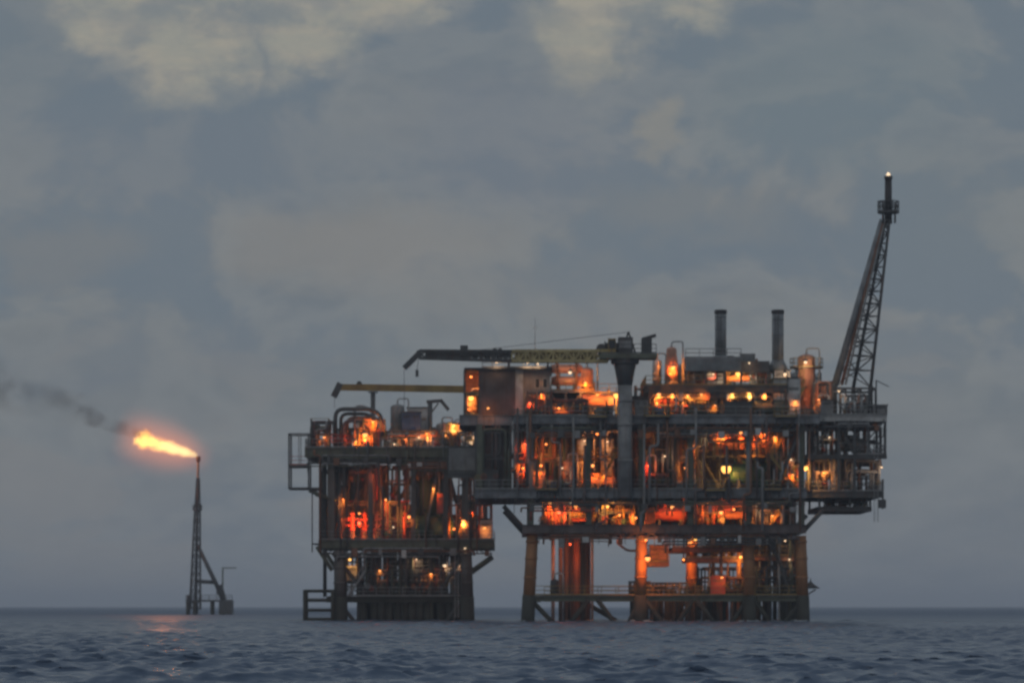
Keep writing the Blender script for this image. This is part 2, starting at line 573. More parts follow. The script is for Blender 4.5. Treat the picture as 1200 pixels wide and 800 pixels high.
def hvessel(label, x, y, z, Lx, r, mat='silver', cat='vessel', group=None, hi=0.8, saddle='dark', axis='x', name='horizontal_vessel', walk=False):
    t = thing(name, label, cat, (x, y, z + E), group)
    zc = z + E + hi + r
    d = dome(r)
    prof = [(a, b - Lx / 2 + r * .35) for a, b in d] + [(a, -b + Lx / 2 - r * .35) for a, b in d[::-1]]
    ax = Vector((1, 0, 0)) if axis == 'x' else Vector((0, 1, 0))
    sd_ = Vector((0, 1, 0)) if axis == 'x' else Vector((1, 0, 0))
    c = Vector((x, y, zc))
    sh = MB().lathe(prof, c, axis, 24)
    for s in (-.3, 0.02, .33):   # strap bands of the cladding
        sh.lathe([(r * 1.015, -0.06), (r * 1.015, 0.06)], c + ax * (Lx * s), axis, 24)
    so_ = sh.build('shell', mat, t)
    for s in (-.3, .3):
        b = MB(); p = c + ax * (Lx * s)
        b.bar(Vector((p.x, p.y, z + E)), Vector((p.x, p.y, zc - r * .45)), .35 if axis == 'x' else r * 1.5, r * 1.5 if axis == 'x' else .35)
        b.build('saddle', saddle, t)
    for s in (-.36, .12, .38):
        b = MB(); p = c + ax * (Lx * s); h = R(.35, .8)
        b.tube(p + Vector((0, 0, r * .9)), p + Vector((0, 0, r + h)), .14)
        b.tube(p + Vector((0, 0, r + h - .1)), p + Vector((0, 0, r + h)), .26)
        b.build('nozzle', mat, t)
    b = MB(); p = c + ax * (Lx * -.12)
    b.tube(p + Vector((0, 0, r * .85)), p + Vector((0, 0, r + .35)), .38, n=14); b.tube(p + Vector((0, 0, r + .25)), p + Vector((0, 0, r + .38)), .5, n=14)
    b.build('manway', mat, t)
    b = MB(); p = c + ax * (Lx * .38)
    b.pipe([p + Vector((0, 0, r + .3)), p + Vector((0, 0, r + 1.1)), p + sd_ * -(r + .6) + Vector((0, 0, r + 1.1)), p + sd_ * -(r + .6) + Vector((0, 0, -r - hi))], .13)
    b.build('pipe', 'rust', t)
    b = MB(); p = c - ax * (Lx / 2 + .02)
    b.tube(p, p - ax * .5, .12); b.tube(p - ax * .42, p - ax * .52, .24)
    b.build('end_nozzle', mat, t)
    if walk:
        b = MB(); zz = zc + r + .12
        b.cbox((x, y, zz), (Lx * .8, 1.2, .06)); b.build('walkway', 'plate', t)
        MB().rail([(x - Lx * .4, y - .6, zz), (x + Lx * .4, y - .6, zz)], step=1.3).build('railing', 'yellow', t)
    return t


def vvessel(label, x, y, z, H, r, mat='silver', cat='vessel', group=None, plat=0.65, name='vertical_vessel', pipe='silver', cone=0):
    t = thing(name, label, cat, (x, y, z + E), group)
    z0 = z + E
    d = dome(r, .5)
    sk = H * .16
    if cone:
        prof = [(r, sk), (r * .95, H * .55), (r * cone, H * .8), (r * cone, H - .2), (r * cone * .6, H)]
    else:
        prof = [(r, sk)] + [(a, H - r * .5 - b - 0.0) for a, b in d[::-1]]
        prof = [(r, sk), (r, H - r * .5)] + [(a, H - r * .5 - b) for a, b in d[::-1][1:]]
    sh = MB().lathe(prof, (x, y, z0), 'z', 22)
    for k in (.35, .6, .8):
        if not cone: sh.lathe([(r * 1.02, -0.05), (r * 1.02, 0.05)], (x, y, z0 + H * k), 'z', 22)
    sh.build('shell', mat, t)
    MB().lathe([(r * 1.12, 0), (r * .97, sk * .98)], (x, y, z0), 'z', 22).build('skirt', 'dark', t)
    b = MB(); px_ = x + r * .75
    b.pipe([(x, y, z0 + H - .05), (x, y, z0 + H + .7), (x + r + .5, y - .15, z0 + H + .7), (x + r + .5, y - .15, z0 + .1)], .11)
    b.build('pipe', pipe, t)
    b = MB()
    for k in (.3, .52):
        a = Vector((x - .25, y - r, z0 + H * k))
        b.tube(a + Vector((0, .15, 0)), a + Vector((0, -.4, 0)), .11); b.tube(a + Vector((0, -.32, 0)), a + Vector((0, -.42, 0)), .2)
    b.build('nozzle', mat, t)
    if plat:
        zz = z0 + H * plat
        b = MB().lathe([(r * 1.03, 0), (r + .95, 0), (r + .95, .07), (r * 1.03, .07), (r * 1.03, 0)], (x, y, zz), 'z', 16)
        b.build('platform', 'plate', t)
        pts = [(x + (r + .9) * math.cos(q), y + (r + .9) * math.sin(q), zz + .07) for q in [2 * PI * i / 10 for i in range(11)]]
        MB().rail(pts, step=1.2).build('railing', 'yellow', t)
        MB().ladder((x - r * .6, y - r - .25, z0), (x - r * .6, y - r - .25, zz + 1)).build('ladder', 'yellow', t)
    return t


def pump(label, x, y, z, s=1.0, mat='blue', group=None, cat='pump', flip=1):
    t = thing('pump_skid', label, cat, (x, y, z + E), group)
    z0 = z + E; q = lambda a: a * s
    MB().box(x - q(1.4), x + q(1.4), y - q(.55), y + q(.55), z0, z0 + q(.3)).build('base', 'dark', t)
    zc = z0 + q(.85)
    b = MB().lathe([(q(.1), -q(.8)), (q(.42), -q(.78)), (q(.42), q(.55)), (q(.2), q(.6))], (x - flip * q(.45), y, zc), 'x', 16)
    for i in range(6):
        a = -q(.65) + q(.2) * i
        b.lathe([(q(.47), a), (q(.47), a + q(.06))], (x - flip * q(.45), y, zc), 'x', 16)
    b.box(x - flip * q(.45) - q(.5), x - flip * q(.45) + q(.4), y - q(.3), y + q(.3), z0 + q(.3), zc - q(.2))
    b.build('motor', mat, t)
    b = MB().lathe([(q(.2), -q(.3)), (q(.5), -q(.2)), (q(.5), q(.2)), (q(.2), q(.32))], (x + flip * q(.75), y, zc), 'x', 18)
    b.box(x + flip * q(.75) - q(.2), x + flip * q(.75) + q(.2), y - q(.25), y + q(.25), z0 + q(.3), zc)
    b.build('casing', 'green', t)
    MB().pipe([(x + flip * q(.75), y, zc + q(.4)), (x + flip * q(.75), y, zc + q(1.7)), (x + flip * q(.75), y + q(1.6), zc + q(1.7))], q(.14)).build('pipe', 'rust', t)
    MB().pipe([(x + flip * q(1.0), y, zc), (x + flip * q(1.9), y, zc), (x + flip * q(1.9), y, zc + q(2.2))], q(.12)).build('pipe', 'silver', t)
    return t


def exchanger(label, x, y, z, Lx, r, mat='silver', group=None, n=2, cat='heat exchanger'):
    t = thing('heat_exchanger', label, cat, (x, y, z + E), group)
    z0 = z + E
    for i in range(n):
        zc = z0 + .7 + r + i * (2 * r + .35)
        c = Vector((x, y, zc))
        b = MB().lathe([(r * .7, -Lx / 2 - .25), (r, -Lx / 2), (r, Lx / 2), (r * .6, Lx / 2 + .3), (0, Lx / 2 + .38)], c, 'x', 20)
        b.lathe([(r * 1.22, -Lx * .4 - .07), (r * 1.22, -Lx * .4 + .07)], c, 'x', 20)
        b.lathe([(r * 1.22, Lx * .44 - .07), (r * 1.22, Lx * .44 + .07)], c, 'x', 20)
        b.build('shell', mat, t)
    for s in (-.28, .28):
        b = MB()
        b.box(x + Lx * s - .15, x + Lx * s + .15, y - r * .7, y + r * .7, z0, z0 + .7 + r * .5 + (n - 1) * (2 * r + .35))
        b.build('saddle', 'dark', t)
    zt = z0 + .7 + r + (n - 1) * (2 * r + .35) + r
    for s in (-.34, .36):
        MB().pipe([(x + Lx * s, y, zt - .1), (x + Lx * s, y, zt + .6), (x + Lx * s, y - r - .5, zt + .6), (x + Lx * s, y - r - .5, z0 + .1)], .13).build('pipe', 'rust', t)
    return t


def cabinet(label, x, y, z, w_, d, h, mat='grey', nd=2, group=None, cat='cabinet', name='equipment_cabinet', roof='dark', hood=True):
    t = thing(name, label, cat, (x, y, z + E), group)
    z0 = z + E
    MB().box(x - w_ / 2, x + w_ / 2, y - d / 2, y + d / 2, z0 + .12, z0 + h).build('housing', mat, t)
    MB().box(x - w_ / 2 + .1, x + w_ / 2 - .1, y - d / 2 + .1, y + d / 2 - .1, z0, z0 + .12).build('plinth', 'dark', t)
    if hood:
        MB().box(x - w_ / 2 - .12, x + w_ / 2 + .12, y - d / 2 - .15, y + d / 2 + .12, z0 + h + .003, z0 + h + .11).build('roof', roof, t)
    for i in range(nd):
        a, b_ = x - w_ / 2 + w_ * i / nd + .08, x - w_ / 2 + w_ * (i + 1) / nd - .08
        dd = MB().box(a, b_, y - d / 2 - .035, y - d / 2 + .01, z0 + .25, z0 + h - .2).build('door', mat, t)
        MB().box(b_ - .16, b_ - .1, y - d / 2 - .09, y - d / 2 - .036, z0 + h * .45, z0 + h * .6).build('handle', 'dark', dd)
        v_ = MB()
        for k in range(5):
            zz = z0 + h * .7 + k * .07
            v_.box(a + .12, b_ - .12, y - d / 2 - .06, y - d / 2 - .036, zz, zz + .035)
        v_.build('louvre', 'dark', dd)
    return t


def container(label, x, y, z, w_, d, h, mat='blue', group=None, cat='container'):
    t = thing('cargo_container', label, cat, (x, y, z + E), group)
    z0 = z + E
    b = MB().box(x - w_ / 2 + .06, x + w_ / 2 - .06, y - d / 2 + .06, y + d / 2 - .06, z0 + .1, z0 + h - .06)
    k = int(w_ / .3)
    for i in range(k):
        a = x - w_ / 2 + .12 + (w_ - .24) * i / k
        b.box(a, a + .14, y - d / 2 + .02, y - d / 2 + .07, z0 + .2, z0 + h - .2)
    b.build('body', mat, t)
    f = MB()
    for sx in (-1, 1):
        for sy in (-1, 1):
            f.cbox((x + sx * (w_ / 2 - .05), y + sy * (d / 2 - .05), z0 + h / 2), (.16, .16, h))
        f.cbox((x + sx * (w_ / 2 - .05), y, z0 + h - .08), (.15, d - .3, .15)); f.cbox((x + sx * (w_ / 2 - .05), y, z0 + .08), (.15, d - .3, .15))
    for sy in (-1, 1):
        f.cbox((x, y + sy * (d / 2 - .05), z0 + h - .08), (w_ - .3, .15, .15)); f.cbox((x, y + sy * (d / 2 - .05), z0 + .08), (w_ - .3, .15, .15))
    f.build('frame', 'dark', t)
    return t


def valve_mb(b, p, r, axis='z'):
    """valve body on a pipe with a handwheel facing the sea"""
    p = Vector(p)
    ax = {'z': Vector((0, 0, 1)), 'x': Vector((1, 0, 0))}[axis]
    b.lathe([(r * 1.9, -r * 2.2), (r * 1.9, -r * 1.7)], p, axis, 10); b.lathe([(r * 1.9, r * 1.7), (r * 1.9, r * 2.2)], p, axis, 10)
    b.lathe([(r * 1.1, -r * 1.7), (r * 1.6, 0), (r * 1.1, r * 1.7)], p, axis, 10)
    b.tube(p, p + Vector((0, -r * 4.5, 0)), r * .45, n=6)
    q = p + Vector((0, -r * 4.3, 0))
    n = 12
    ring = [q + Vector((math.cos(2 * PI * i / n) * r * 2.2, 0, math.sin(2 * PI * i / n) * r * 2.2)) for i in range(n + 1)]
    for a, c in zip(ring, ring[1:]): b.bar(a, c, r * .4)
    b.bar(q - Vector((r * 2.2, 0, 0)), q + Vector((r * 2.2, 0, 0)), r * .3)


def rack(label, x0, x1, y, z0, z1, n=9, mats=('rust', 'silver', 'grey', 'red', 'olive'), frame='dark', rmin=.05, rmax=.17, d=1.6, group=None, cat='pipework',
         seed=0, braces=True, posts=None):
    """a braced steel rack full of pipes that rise, turn and run along"""
    rnd = random.Random(seed or hash(label) % 9999)
    rnd = random.Random(sum(ord(c) * (i + 3) for i, c in enumerate(label)))
    t = thing('pipe_rack', label, cat, ((x0 + x1) / 2, y, z0 + E), group)
    zb = z0 + E; H = z1 - zb; W = x1 - x0
    f = MB()
    npz = posts or max(2, int(W / 3.2) + 1)
    for i in range(npz):
        xx = x0 + W * i / (npz - 1)
        for yy in (y - d / 2, y + d / 2):
            f.box(xx - .09, xx + .09, yy - .09, yy + .09, zb, z1)
        for k in (.45, .86):
            f.bar((xx, y - d / 2 + .1, zb + H * k), (xx, y + d / 2 - .1, zb + H * k), .14)
    for k in (.45, .86):
        for yy in (y - d / 2 + .002, y + d / 2 - .002):
            f.bar((x0 + .1, yy, zb + H * k + .16), (x1 - .1, yy, zb + H * k + .16), .12, .18)
    if braces:
        for i in range(npz - 1):
            a, b_ = x0 + W * i / (npz - 1), x0 + W * (i + 1) / (npz - 1)
            if rnd.random() < .6:
                if rnd.random() < .5: a, b_ = b_, a
                f.bar((a, y + d / 2 + .02, zb + .1), (b_, y + d / 2 + .02, zb + H * .43), .1)
    f.build('frame', frame, t)
    for i in range(int(n * 1.5)):
        r = rnd.uniform(rmin, rmax)
        mat = rnd.choice(mats)
        yy = y + rnd.uniform(-d / 2 - .3, d / 2)
        xa = x0 + W * rnd.random()
        kind = rnd.random()
        b = MB()
        zr = zb + H * rnd.choice((.45, .86)) + .26 + r + rnd.uniform(0, .35)
        zr = min(zr, z1 - r)
        if kind < .42:      # long run with a drop at each end
            xa = x0 + W * rnd.uniform(0, .3); xb = x0 + W * rnd.uniform(.6, 1)
            pts = [(xa, yy, zb + .05), (xa, yy, zr), (xb, yy, zr), (xb, yy, z1 if rnd.random() < .4 else zb + .05)]
        elif kind < .72:    # riser straight up
            pts = [(xa, yy, zb + .02), (xa, yy, z1 - .02)]
        elif kind < .88:    # loop
            xb = xa + rnd.uniform(.5, 1.6)
            pts = [(xa, yy, zb + .02), (xa, yy, zb + H * rnd.uniform(.3, .75)), (xb, yy, zb + H * .55), (xb, yy, z1 - .02)]
            pts[2] = (xb, yy, pts[1][2])
        else:               # out toward the sea and down
            pts = [(xa, yy + .5, z1 - .1), (xa, yy + .5, zb + H * .6), (xa, y - d / 2 - .5, zb + H * .6), (xa, y - d / 2 - .5, zb + .02)]
        b.pipe(pts, r, 8)
        po = b.build('pipe', mat, t)
        if kind < .88 and rnd.random() < .6:
            vb = MB(); valve_mb(vb, (pts[0][0], pts[0][1], zb + H * rnd.uniform(.15, .28)), r * 1.05)
            vb.build('valve', rnd.choice(('red', 'green', 'grey', 'yellow', 'dark')), po)
    return t


def manifold(label, x0, x1, y, z0, n=6, h=2.6, mat='red', group=None, cat='manifold'):
    t = thing('valve_manifold', label, cat, ((x0 + x1) / 2, y, z0 + E), group)
    zb = z0 + E
    for yy, zz in ((y - .1, zb + h * .3), (y + .5, zb + h * .95)):
        MB().lathe([(.05, -.02), (.24, 0), (.24, x1 - x0), (.05, x1 - x0 + .02)], (x0, yy, zz), 'x', 14).build('header', mat, t)
    for i in range(n):
        xx = x0 + (x1 - x0) * (i + .5) / n
        p = MB().pipe([(xx, y - .1, zb + h * .3), (xx, y - .1, zb + h * .8), (xx, y + .5, zb + h * .8), (xx, y + .5, zb + h * .95)], .12).build('riser', mat, t)
        vb = MB(); valve_mb(vb, (xx, y - .1, zb + h * .58), .13); vb.build('valve', 'dark' if i % 2 else 'yellow', p)
    for xx in (x0 + .3, x1 - .3):
        b = MB(); b.bar((xx, y + .25, zb), (xx, y + .25, zb + h * .9), .16); b.bar((xx, y - .4, zb + h * .18), (xx, y + .7, zb + h * .18), .12)
        b.build('support', 'dark', t)
    return t


def xmas_tree(label, x, y, z, h=3.2, mat='red', group=None):
    t = thing('wellhead_tree', label, 'wellhead', (x, y, z + E), group)
    zb = z + E
    b = MB().lathe([(.42, 0), (.42, h * .16), (.3, h * .17), (.3, h * .3)], (x, y, zb), 'z', 14); b.build('casing_spool', 'dark', t)
    b = MB().lathe([(.24, h * .301), (.36, h * .33), (.36, h * .42), (.22, h * .44), (.22, h * .86), (.34, h * .87), (.34, h * .93), (.12, h * .95), (.12, h)], (x, y, zb), 'z', 14)
    b.build('valve_stack', mat, t)
    for k, s in ((.5, -1), (.5, 1), (.72, -1), (.72, 1)):
        b = MB(); p = Vector((x, y, zb + h * k))
        b.tube(p + Vector((s * .2, 0, 0)), p + Vector((s * .8, 0, 0)), .16); b.tube(p + Vector((s * .5, 0, 0)), p + Vector((s * .6, 0, 0)), .26)
        n = 10; q = p + Vector((s * .86, 0, 0))
        for i in range(n):
            w0, w1 = 2 * PI * i / n, 2 * PI * (i + 1) / n
            b.bar(q + Vector((0, math.cos(w0) * .26, math.sin(w0) * .26)), q + Vector((0, math.cos(w1) * .26, math.sin(w1) * .26)), .05)
        b.build('wing_valve', mat, t)
    b = MB().pipe([(x + .8, y, zb + h * .5), (x + 1.2, y, zb + h * .5), (x + 1.2, y + .9, zb + h * .5), (x + 1.2, y + .9, zb + .1)], .1); b.build('flowline', 'rust', t)
    return t


def cooler(label, x, y, z, w_, d, h, mat='grey', nf=3, cat='air cooler'):
    t = thing('air_cooler', label, cat, (x, y, z + E))
    zb = z + E
    MB().box(x - w_ / 2, x + w_ / 2, y - d / 2, y + d / 2, zb + h * .55, zb + h * .8).build('tube_bank', mat, t)
    b = MB()
    for sx in (-1, 1):
        for sy in (-1, 1):
            b.bar((x + sx * (w_ / 2 - .12), y + sy * (d / 2 - .12), zb), (x + sx * (w_ / 2 - .12), y + sy * (d / 2 - .12), zb + h * .55), .2)
    b.build('support_frame', 'dark', t)
    for i in range(nf):
        cx = x - w_ / 2 + w_ * (i + .5) / nf; rr = min(w_ / nf, d) * .42
        MB().lathe([(rr, 0), (rr * 1.08, h * .2), (rr * 1.0, h * .2), (rr * .95, 0), (rr, 0)], (cx, y, zb + h * .802), 'z', 18).build('fan_ring', mat, t)
    return t


def open_frame(label, x0, x1, y0, y1, z0, z1, mat='dark', nx=2, nz=2, cat='steel frame', floor=True, name='steel_frame', rail=False):
    t = thing(name, label, cat, ((x0 + x1) / 2, (y0 + y1) / 2, z0 + E))
    zb = z0 + E
    for i in range(nx + 1):
        for yy in (y0, y1):
            xx = x0 + (x1 - x0) * i / nx
            MB().bar((xx, yy, zb), (xx, yy, z1), .2).build('post', mat, t)
    for k in range(1, nz + 1):
        zz = zb + (z1 - zb) * k / nz
        b = MB()
        for yy in (y0, y1): b.bar((x0 + .1, yy, zz - .1), (x1 - .1, yy, zz - .1), .16, .22)
        for i in range(nx + 1):
            xx = x0 + (x1 - x0) * i / nx
            b.bar((xx, y0 + .1, zz - .12), (xx, y1 - .1, zz - .12), .14, .2)
        b.build('beam', mat, t)
        if floor:
            MB().box(x0, x1, y0, y1, zz + .012, zz + .06).build('floor', 'plate', t)
            if rail: MB().rail([(x0, y1, zz + .06), (x0, y0, zz + .06), (x1, y0, zz + .06), (x1, y1, zz + .06)]).build('railing', 'yellow', t)
        for i in range(nx):
            a, c = x0 + (x1 - x0) * i / nx, x0 + (x1 - x0) * (i + 1) / nx
            if (i + k) % 2: a, c = c, a
            MB().bar((a, y0 + .02, zz - (z1 - zb) / nz + .15), (c, y0 + .02, zz - .25), .13).build('brace', mat, t)
    return t


# ------------------------------------------------------------------ lamps: one of each kind is built, then copied
LIGHTS = {}


def make_lamp_proto(kind, mat, r, energy, col):
    t = thing('deck_lamp', 'lamp', 'lamp')
    MB().lathe([(r * 1.5, -.02), (r * 1.15, .12), (r * .5, .24), (0, .27)], (0, 0, r * .55), 'z', 12).build('cap', 'dark', t)
    MB().lathe([(0, -r), (r * .6, -r * .85), (r * .95, -r * .4), (r, 0), (r * .9, r * .54)], (0, 0, 0), 'z', 14).build('globe', mat, t)
    MB().bar((0, 0, r * .55 + .2), (0, 0, r * .55 + .75), .07).build('stem', 'dark', t)
    li = bpy.data.lights.new('lamp_light', 'SPOT'); li.spot_size = math.radians(168); li.spot_blend = .7; li.energy = energy; li.color = col; li.shadow_soft_size = 0.3
    LIGHTS[kind] = (t, li)


make_lamp_proto('o', 'glow_orange', .22, 400, SODIUM)
make_lamp_proto('y', 'glow_yellow', .3, 420, (1.0, 0.42, 0.08))
make_lamp_proto('w', 'glow_white', .2, 80, (1.0, 0.62, 0.34))
make_lamp_proto('r', 'glow_red', .2, 320, (1.0, 0.15, 0.035))
_used = set()


def lamp(kind, px, py, y, label, k=1.0, group='lit lamps on the platform decks', name='deck_lamp'):
    src, li = LIGHTS[kind]
    p = (X(px, y), y, Z(py, y))
    if kind not in _used:
        t = src; _used.add(kind)
    else:
        t = src.copy(); COL.objects.link(t)
        for ch in [c for c in src.children if c.type == 'MESH']:
            c = ch.copy(); COL.objects.link(c); c.parent = t
    t.scale = (1, 1, 1) if k >= 1.3 else (.6, .6, .6)
    t.location = p; tag(t, label, 'lamp', group)
    l2 = li.copy(); l2.energy = li.energy * k
    lo = bpy.data.objects.new('bulb', l2); COL.objects.link(lo); lo.parent = t; lo.location = (0, -0.1, -.45); lo.rotation_euler = (math.radians(78), 0, 0)   # throws inward, across the deck
    return t


def pipe_run(label, x0, x1, y, z, n=4, mats=('grey', 'dark', 'rust', 'olive'), seed=1, drop=1.2, bracket='dark'):
    """utility pipes clipped along a deck edge, with short drops"""
    rnd = random.Random(seed)
    t = thing('utility_pipes', label, 'pipework', ((x0 + x1) / 2, y, z))
    for i in range(n):
        r = rnd.uniform(.06, .15)
        a, c = x0 + (x1 - x0) * rnd.uniform(0, .3), x1 - (x1 - x0) * rnd.uniform(0, .35)
        zz = z - i * .34 - .1
        MB().pipe([(a, y + .2, zz - rnd.uniform(.4, drop)), (a, y, zz), (c, y, zz), (c, y + .3, zz - rnd.uniform(.4, drop))], r).build('pipe', rnd.choice(mats), t)
    k = max(2, int((x1 - x0) / 2.6))
    for i in range(k + 1):
        xx = x0 + (x1 - x0) * i / k + rnd.uniform(-.3, .3)
        b = MB().bar((xx, y - .16, z + .05), (xx, y - .16, z - n * .34 - .1), .08)
        b.bar((xx, y - .1, z), (xx, y + .8, z), .1)
        b.build('bracket', bracket, t)
    for i in range(k):
        xx = x0 + (x1 - x0) * (i + rnd.random()) / k
        h = rnd.uniform(.5, 1.1)
        MB().cbox((xx, y - .1, z - rnd.uniform(.5, 1.0)), (rnd.uniform(.3, .8), .3, h)).build('junction_box', rnd.choice(('grey', 'dark', 'pale', 'rust')), t)
    return t

# ================================================================== the big production platform
zW, zC, zL, zM = 3.1, 11.4, 15.5, 24.1
zT = 27.9
MP = thing('production_platform', 'largest platform, four dark steel decks on orange legs, with cranes and stacks on top', 'oil platform', (X(760), 12, 0))


def legs(parent, rows, mat, r, ztop, name='leg', zs=zW):
    for (pb, pt, y) in rows:
        xb, xt = X(pb, y), X(pt, y)
        f = (zs + 2.5) / (ztop + 2.5)
        xm = xb + (xt - xb) * f
        l = MB().tube((xm, y, zs), (xt, y, ztop), r, r * .93, 18)
        for k in (.3, .62, .9):
            z = zs + (ztop - zs) * k; x = xm + (xt - xm) * k
            l.lathe([(r * 1.06, -.12), (r * 1.06, .12)], (x, y, z), 'z', 18)
        lo = l.build(name, mat, parent)
        MB().tube((xb, y, -2.5), (xm, y, zs - .002), r * 1.12, r * 1.1, 18).build('splash_sleeve', 'splash', lo)


legs(MP, [(617, 624, 2), (749, 752, 2), (942, 938, 2), (879, 877, 2), (676, 680, 24), (810, 811, 10), (884, 884, 25), (930, 928, 25)], 'leg', .72, zC - 1.3)


def deckset(parent, x0, x1, y0, y1, zt, depth, mat='girder', step=2.4, rails=True, sides='fblr', plate='plate', cut=None):
    MB().box(x0 + .02, x1 - .02, y0 + .02, y1 - .02, zt - .07, zt).build('deck', plate, parent)
    zz = zt - .075
    MB().ibeam((x0, y0 + .2, zz), (x1, y0 + .2, zz), depth, .4, stiff=1.6).build('girder', mat, parent)
    MB().ibeam((x0, y1 - .2, zz), (x1, y1 - .2, zz), depth, .4, stiff=2.4).build('girder', mat, parent)
    for xx in (x0 + .2, x1 - .2):
        MB().ibeam((xx, y0 + .42, zz), (xx, y1 - .42, zz), depth * .96, .38, stiff=2.4).build('girder', mat, parent)
    b = MB(); k = max(2, int((x1 - x0) / step))
    for i in range(1, k):
        xx = x0 + (x1 - x0) * i / k
        b.ibeam((xx, y0 + .45, zz - .02), (xx, y1 - .45, zz - .02), depth * .6, .22)
    b.build('floor_joists', 'dark', parent)
    if rails:
        pts = [(x0 + .1, y1 - .1, zt), (x0 + .1, y0 + .1, zt), (x1 - .1, y0 + .1, zt), (x1 - .1, y1 - .1, zt)]
        MB().rail(pts).build('railing', 'yellow' if rails == 'y' else 'grey', parent)


deckset(MP, X(612, 1), X(945, 1), 1, 25.5, zC, .95, 'umber', rails=False)
deckset(MP, X(556), X(946), 0, 26, zL, .95, 'girder')
deckset(MP, X(601), X(961), 0, 26, zM, .85, 'girder')
deckset(MP, X(538), X(600.6), 1.5, 17, zM + .2, 1.15, 'girder', rails=False)
deckset(MP, X(757), X(926), 3, 20, zT, .85, 'dark', rails='y')
# columns between decks and trusses
for px in (562, 622, 690, 752, 810, 878, 940):
    for y in (1.0, 13, 25):
        xx = X(px)
        if px > 600:
            MB().bar((xx, y, zC + .01), (xx, y, zL - 1.0), .7).build('column', 'olive' if y < 5 else 'dark', MP)
        MB().bar((xx, y, zL + .01), (xx, y, zM - .95), .62).build('column', 'grey' if px in (622, 878) and y < 5 else 'olive', MP)
for a, b_, y in ((622, 690, 25), (752, 690, 25), (810, 752, 25), (878, 940, 25), (878, 810, 13), (622, 562, 13), (910, 940, 1)):
    MB().tube((X(a), y, zL + .3), (X(b_), y, zM - 1.4), .22).build('brace', 'dark', MP)
# shallow trusses hung under the deck edges, pipes clamped to the outside, small balconies
def edge_truss(parent, x0, x1, y, zt, h, mat, bay=1.9, r=.13):
    b = MB().bar((x0, y, zt - h), (x1, y, zt - h), r * 1.3)
    k = max(2, int((x1 - x0) / bay))
    for i in range(k):
        a, c = x0 + (x1 - x0) * i / k, x0 + (x1 - x0) * (i + 1) / k
        m_ = (a + c) / 2
        b.bar((a, y, zt), (m_, y, zt - h), r); b.bar((m_, y, zt - h), (c, y, zt), r)
    return b.build('edge_truss', mat, parent)


edge_truss(MP, X(602), X(718), .25, zM - .93, .75, 'dark'); edge_truss(MP, X(746), X(958), .25, zM - .93, .75, 'dark')
edge_truss(MP, X(602), X(944), .3, zL - 1.03, .7, 'umber'); edge_truss(MP, X(628), X(938), 1.3, zC - 1.03, .6, 'umber')
rr_ = random.Random(77)
for px in (609, 618, 629, 637, 648, 659, 671, 683, 697, 708, 750, 759, 768, 781, 793, 803, 815, 828, 839, 856, 869, 884, 893, 903, 914, 926, 935):
    lo_ = rr_.choice((zL - 1.6, zL + .3, zL - .9, zC - .8))
    hi_ = rr_.choice((zM - 1.0, zM + .9, zM - .2, zM - 3.5, zL + 3.2))
    xx = X(px) + rr_.uniform(-.3, .3); r_ = rr_.uniform(.06, .17)
    jog = rr_.uniform(-1.2, 1.2); zj = rr_.uniform(lo_ + .5, hi_ - .5)
    MB().pipe([(xx, -.32 - r_, lo_), (xx, -.32 - r_, zj), (xx + jog, -.32 - r_, zj), (xx + jog, -.32 - r_, hi_)], r_).build('riser', rr_.choice(('rust', 'dark', 'olive', 'umber', 'grey')), MP)
for px, z_, wd in ((640, zL - .2, 2.6), (700, zM - .3, 2.2), (770, zM - .2, 3.0), (838, zL - .3, 2.4), (920, zM - .25, 2.6), (905, zL - .2, 2.0)):
    MB().box(X(px) - wd / 2, X(px) + wd / 2, -1.25, -.06, z_, z_ + .07).build('balcony', 'plate', MP)
    MB().rail([(X(px) - wd / 2, -.1, z_ + .07), (X(px) - wd / 2, -1.2, z_ + .07), (X(px) + wd / 2, -1.2, z_ + .07), (X(px) + wd / 2, -.1, z_ + .07)], step=1.0).build('railing', 'yellow', MP)
    b = MB()
    for s in (-1, 1): b.bar((X(px) + s * wd * .4, -1.1, z_), (X(px) + s * wd * .4, -.05, z_ - .7), .1); b.bar((X(px) - wd * .4, -.6, z_ - .05), (X(px) + wd * .4, -.6, z_ - .05), .1)
    b.build('balcony_bracket', 'dark', MP)
# outriggers under the ends
for p, q, y in (((617, 622), (590, 592), 2.2), ((943, 622), (966, 597), 2.2), ((617, 622), (590, 592), 24), ((943, 622), (966, 597), 24)):
    MB().tube((X(p[0]), y, Z(p[1])), (X(q[0]), y, Z(q[1])), .28).build('brace', 'dark', MP)
# fire walls across the middle of the decks
def ribwall(parent, x0, x1, y, z0, z1, mat, name='fire_wall'):
    b = MB().box(x0, x1, y, y + .12, z0, z1)
    k = int((x1 - x0) / .55)
    for i in range(k):
        xx = x0 + (x1 - x0) * (i + .2) / k
        b.box(xx, xx + .22, y - .09, y - .002, z0 + .05, z1 - .05)
    return b.build(name, mat, parent)


ribwall(MP, X(604), X(690), 13.6, zL + .02, zM - 1.2, 'olive')
ribwall(MP, X(692), X(806), 15.6, zL + .02, zM - 1.2, 'maroon')
ribwall(MP, X(812), X(932), 14.2, zL + .02, zM - 1.2, 'olive')
ribwall(MP, X(640), X(748), 12.0, zC + .02, zL - 1.3, 'maroon')
ribwall(MP, X(756), X(874), 13.0, zC + .02, zL - 1.3, 'maroon')
ribwall(MP, X(880), X(936), 10.0, zC + .02, zL - 1.3, 'olive')
ribwall(MP, X(640), X(722), 12.0, zM + .02, zM + 2.4, 'maroon')
ribwall(MP, X(764), X(924), 14.0, zM + .02, zT - .9, 'rust')
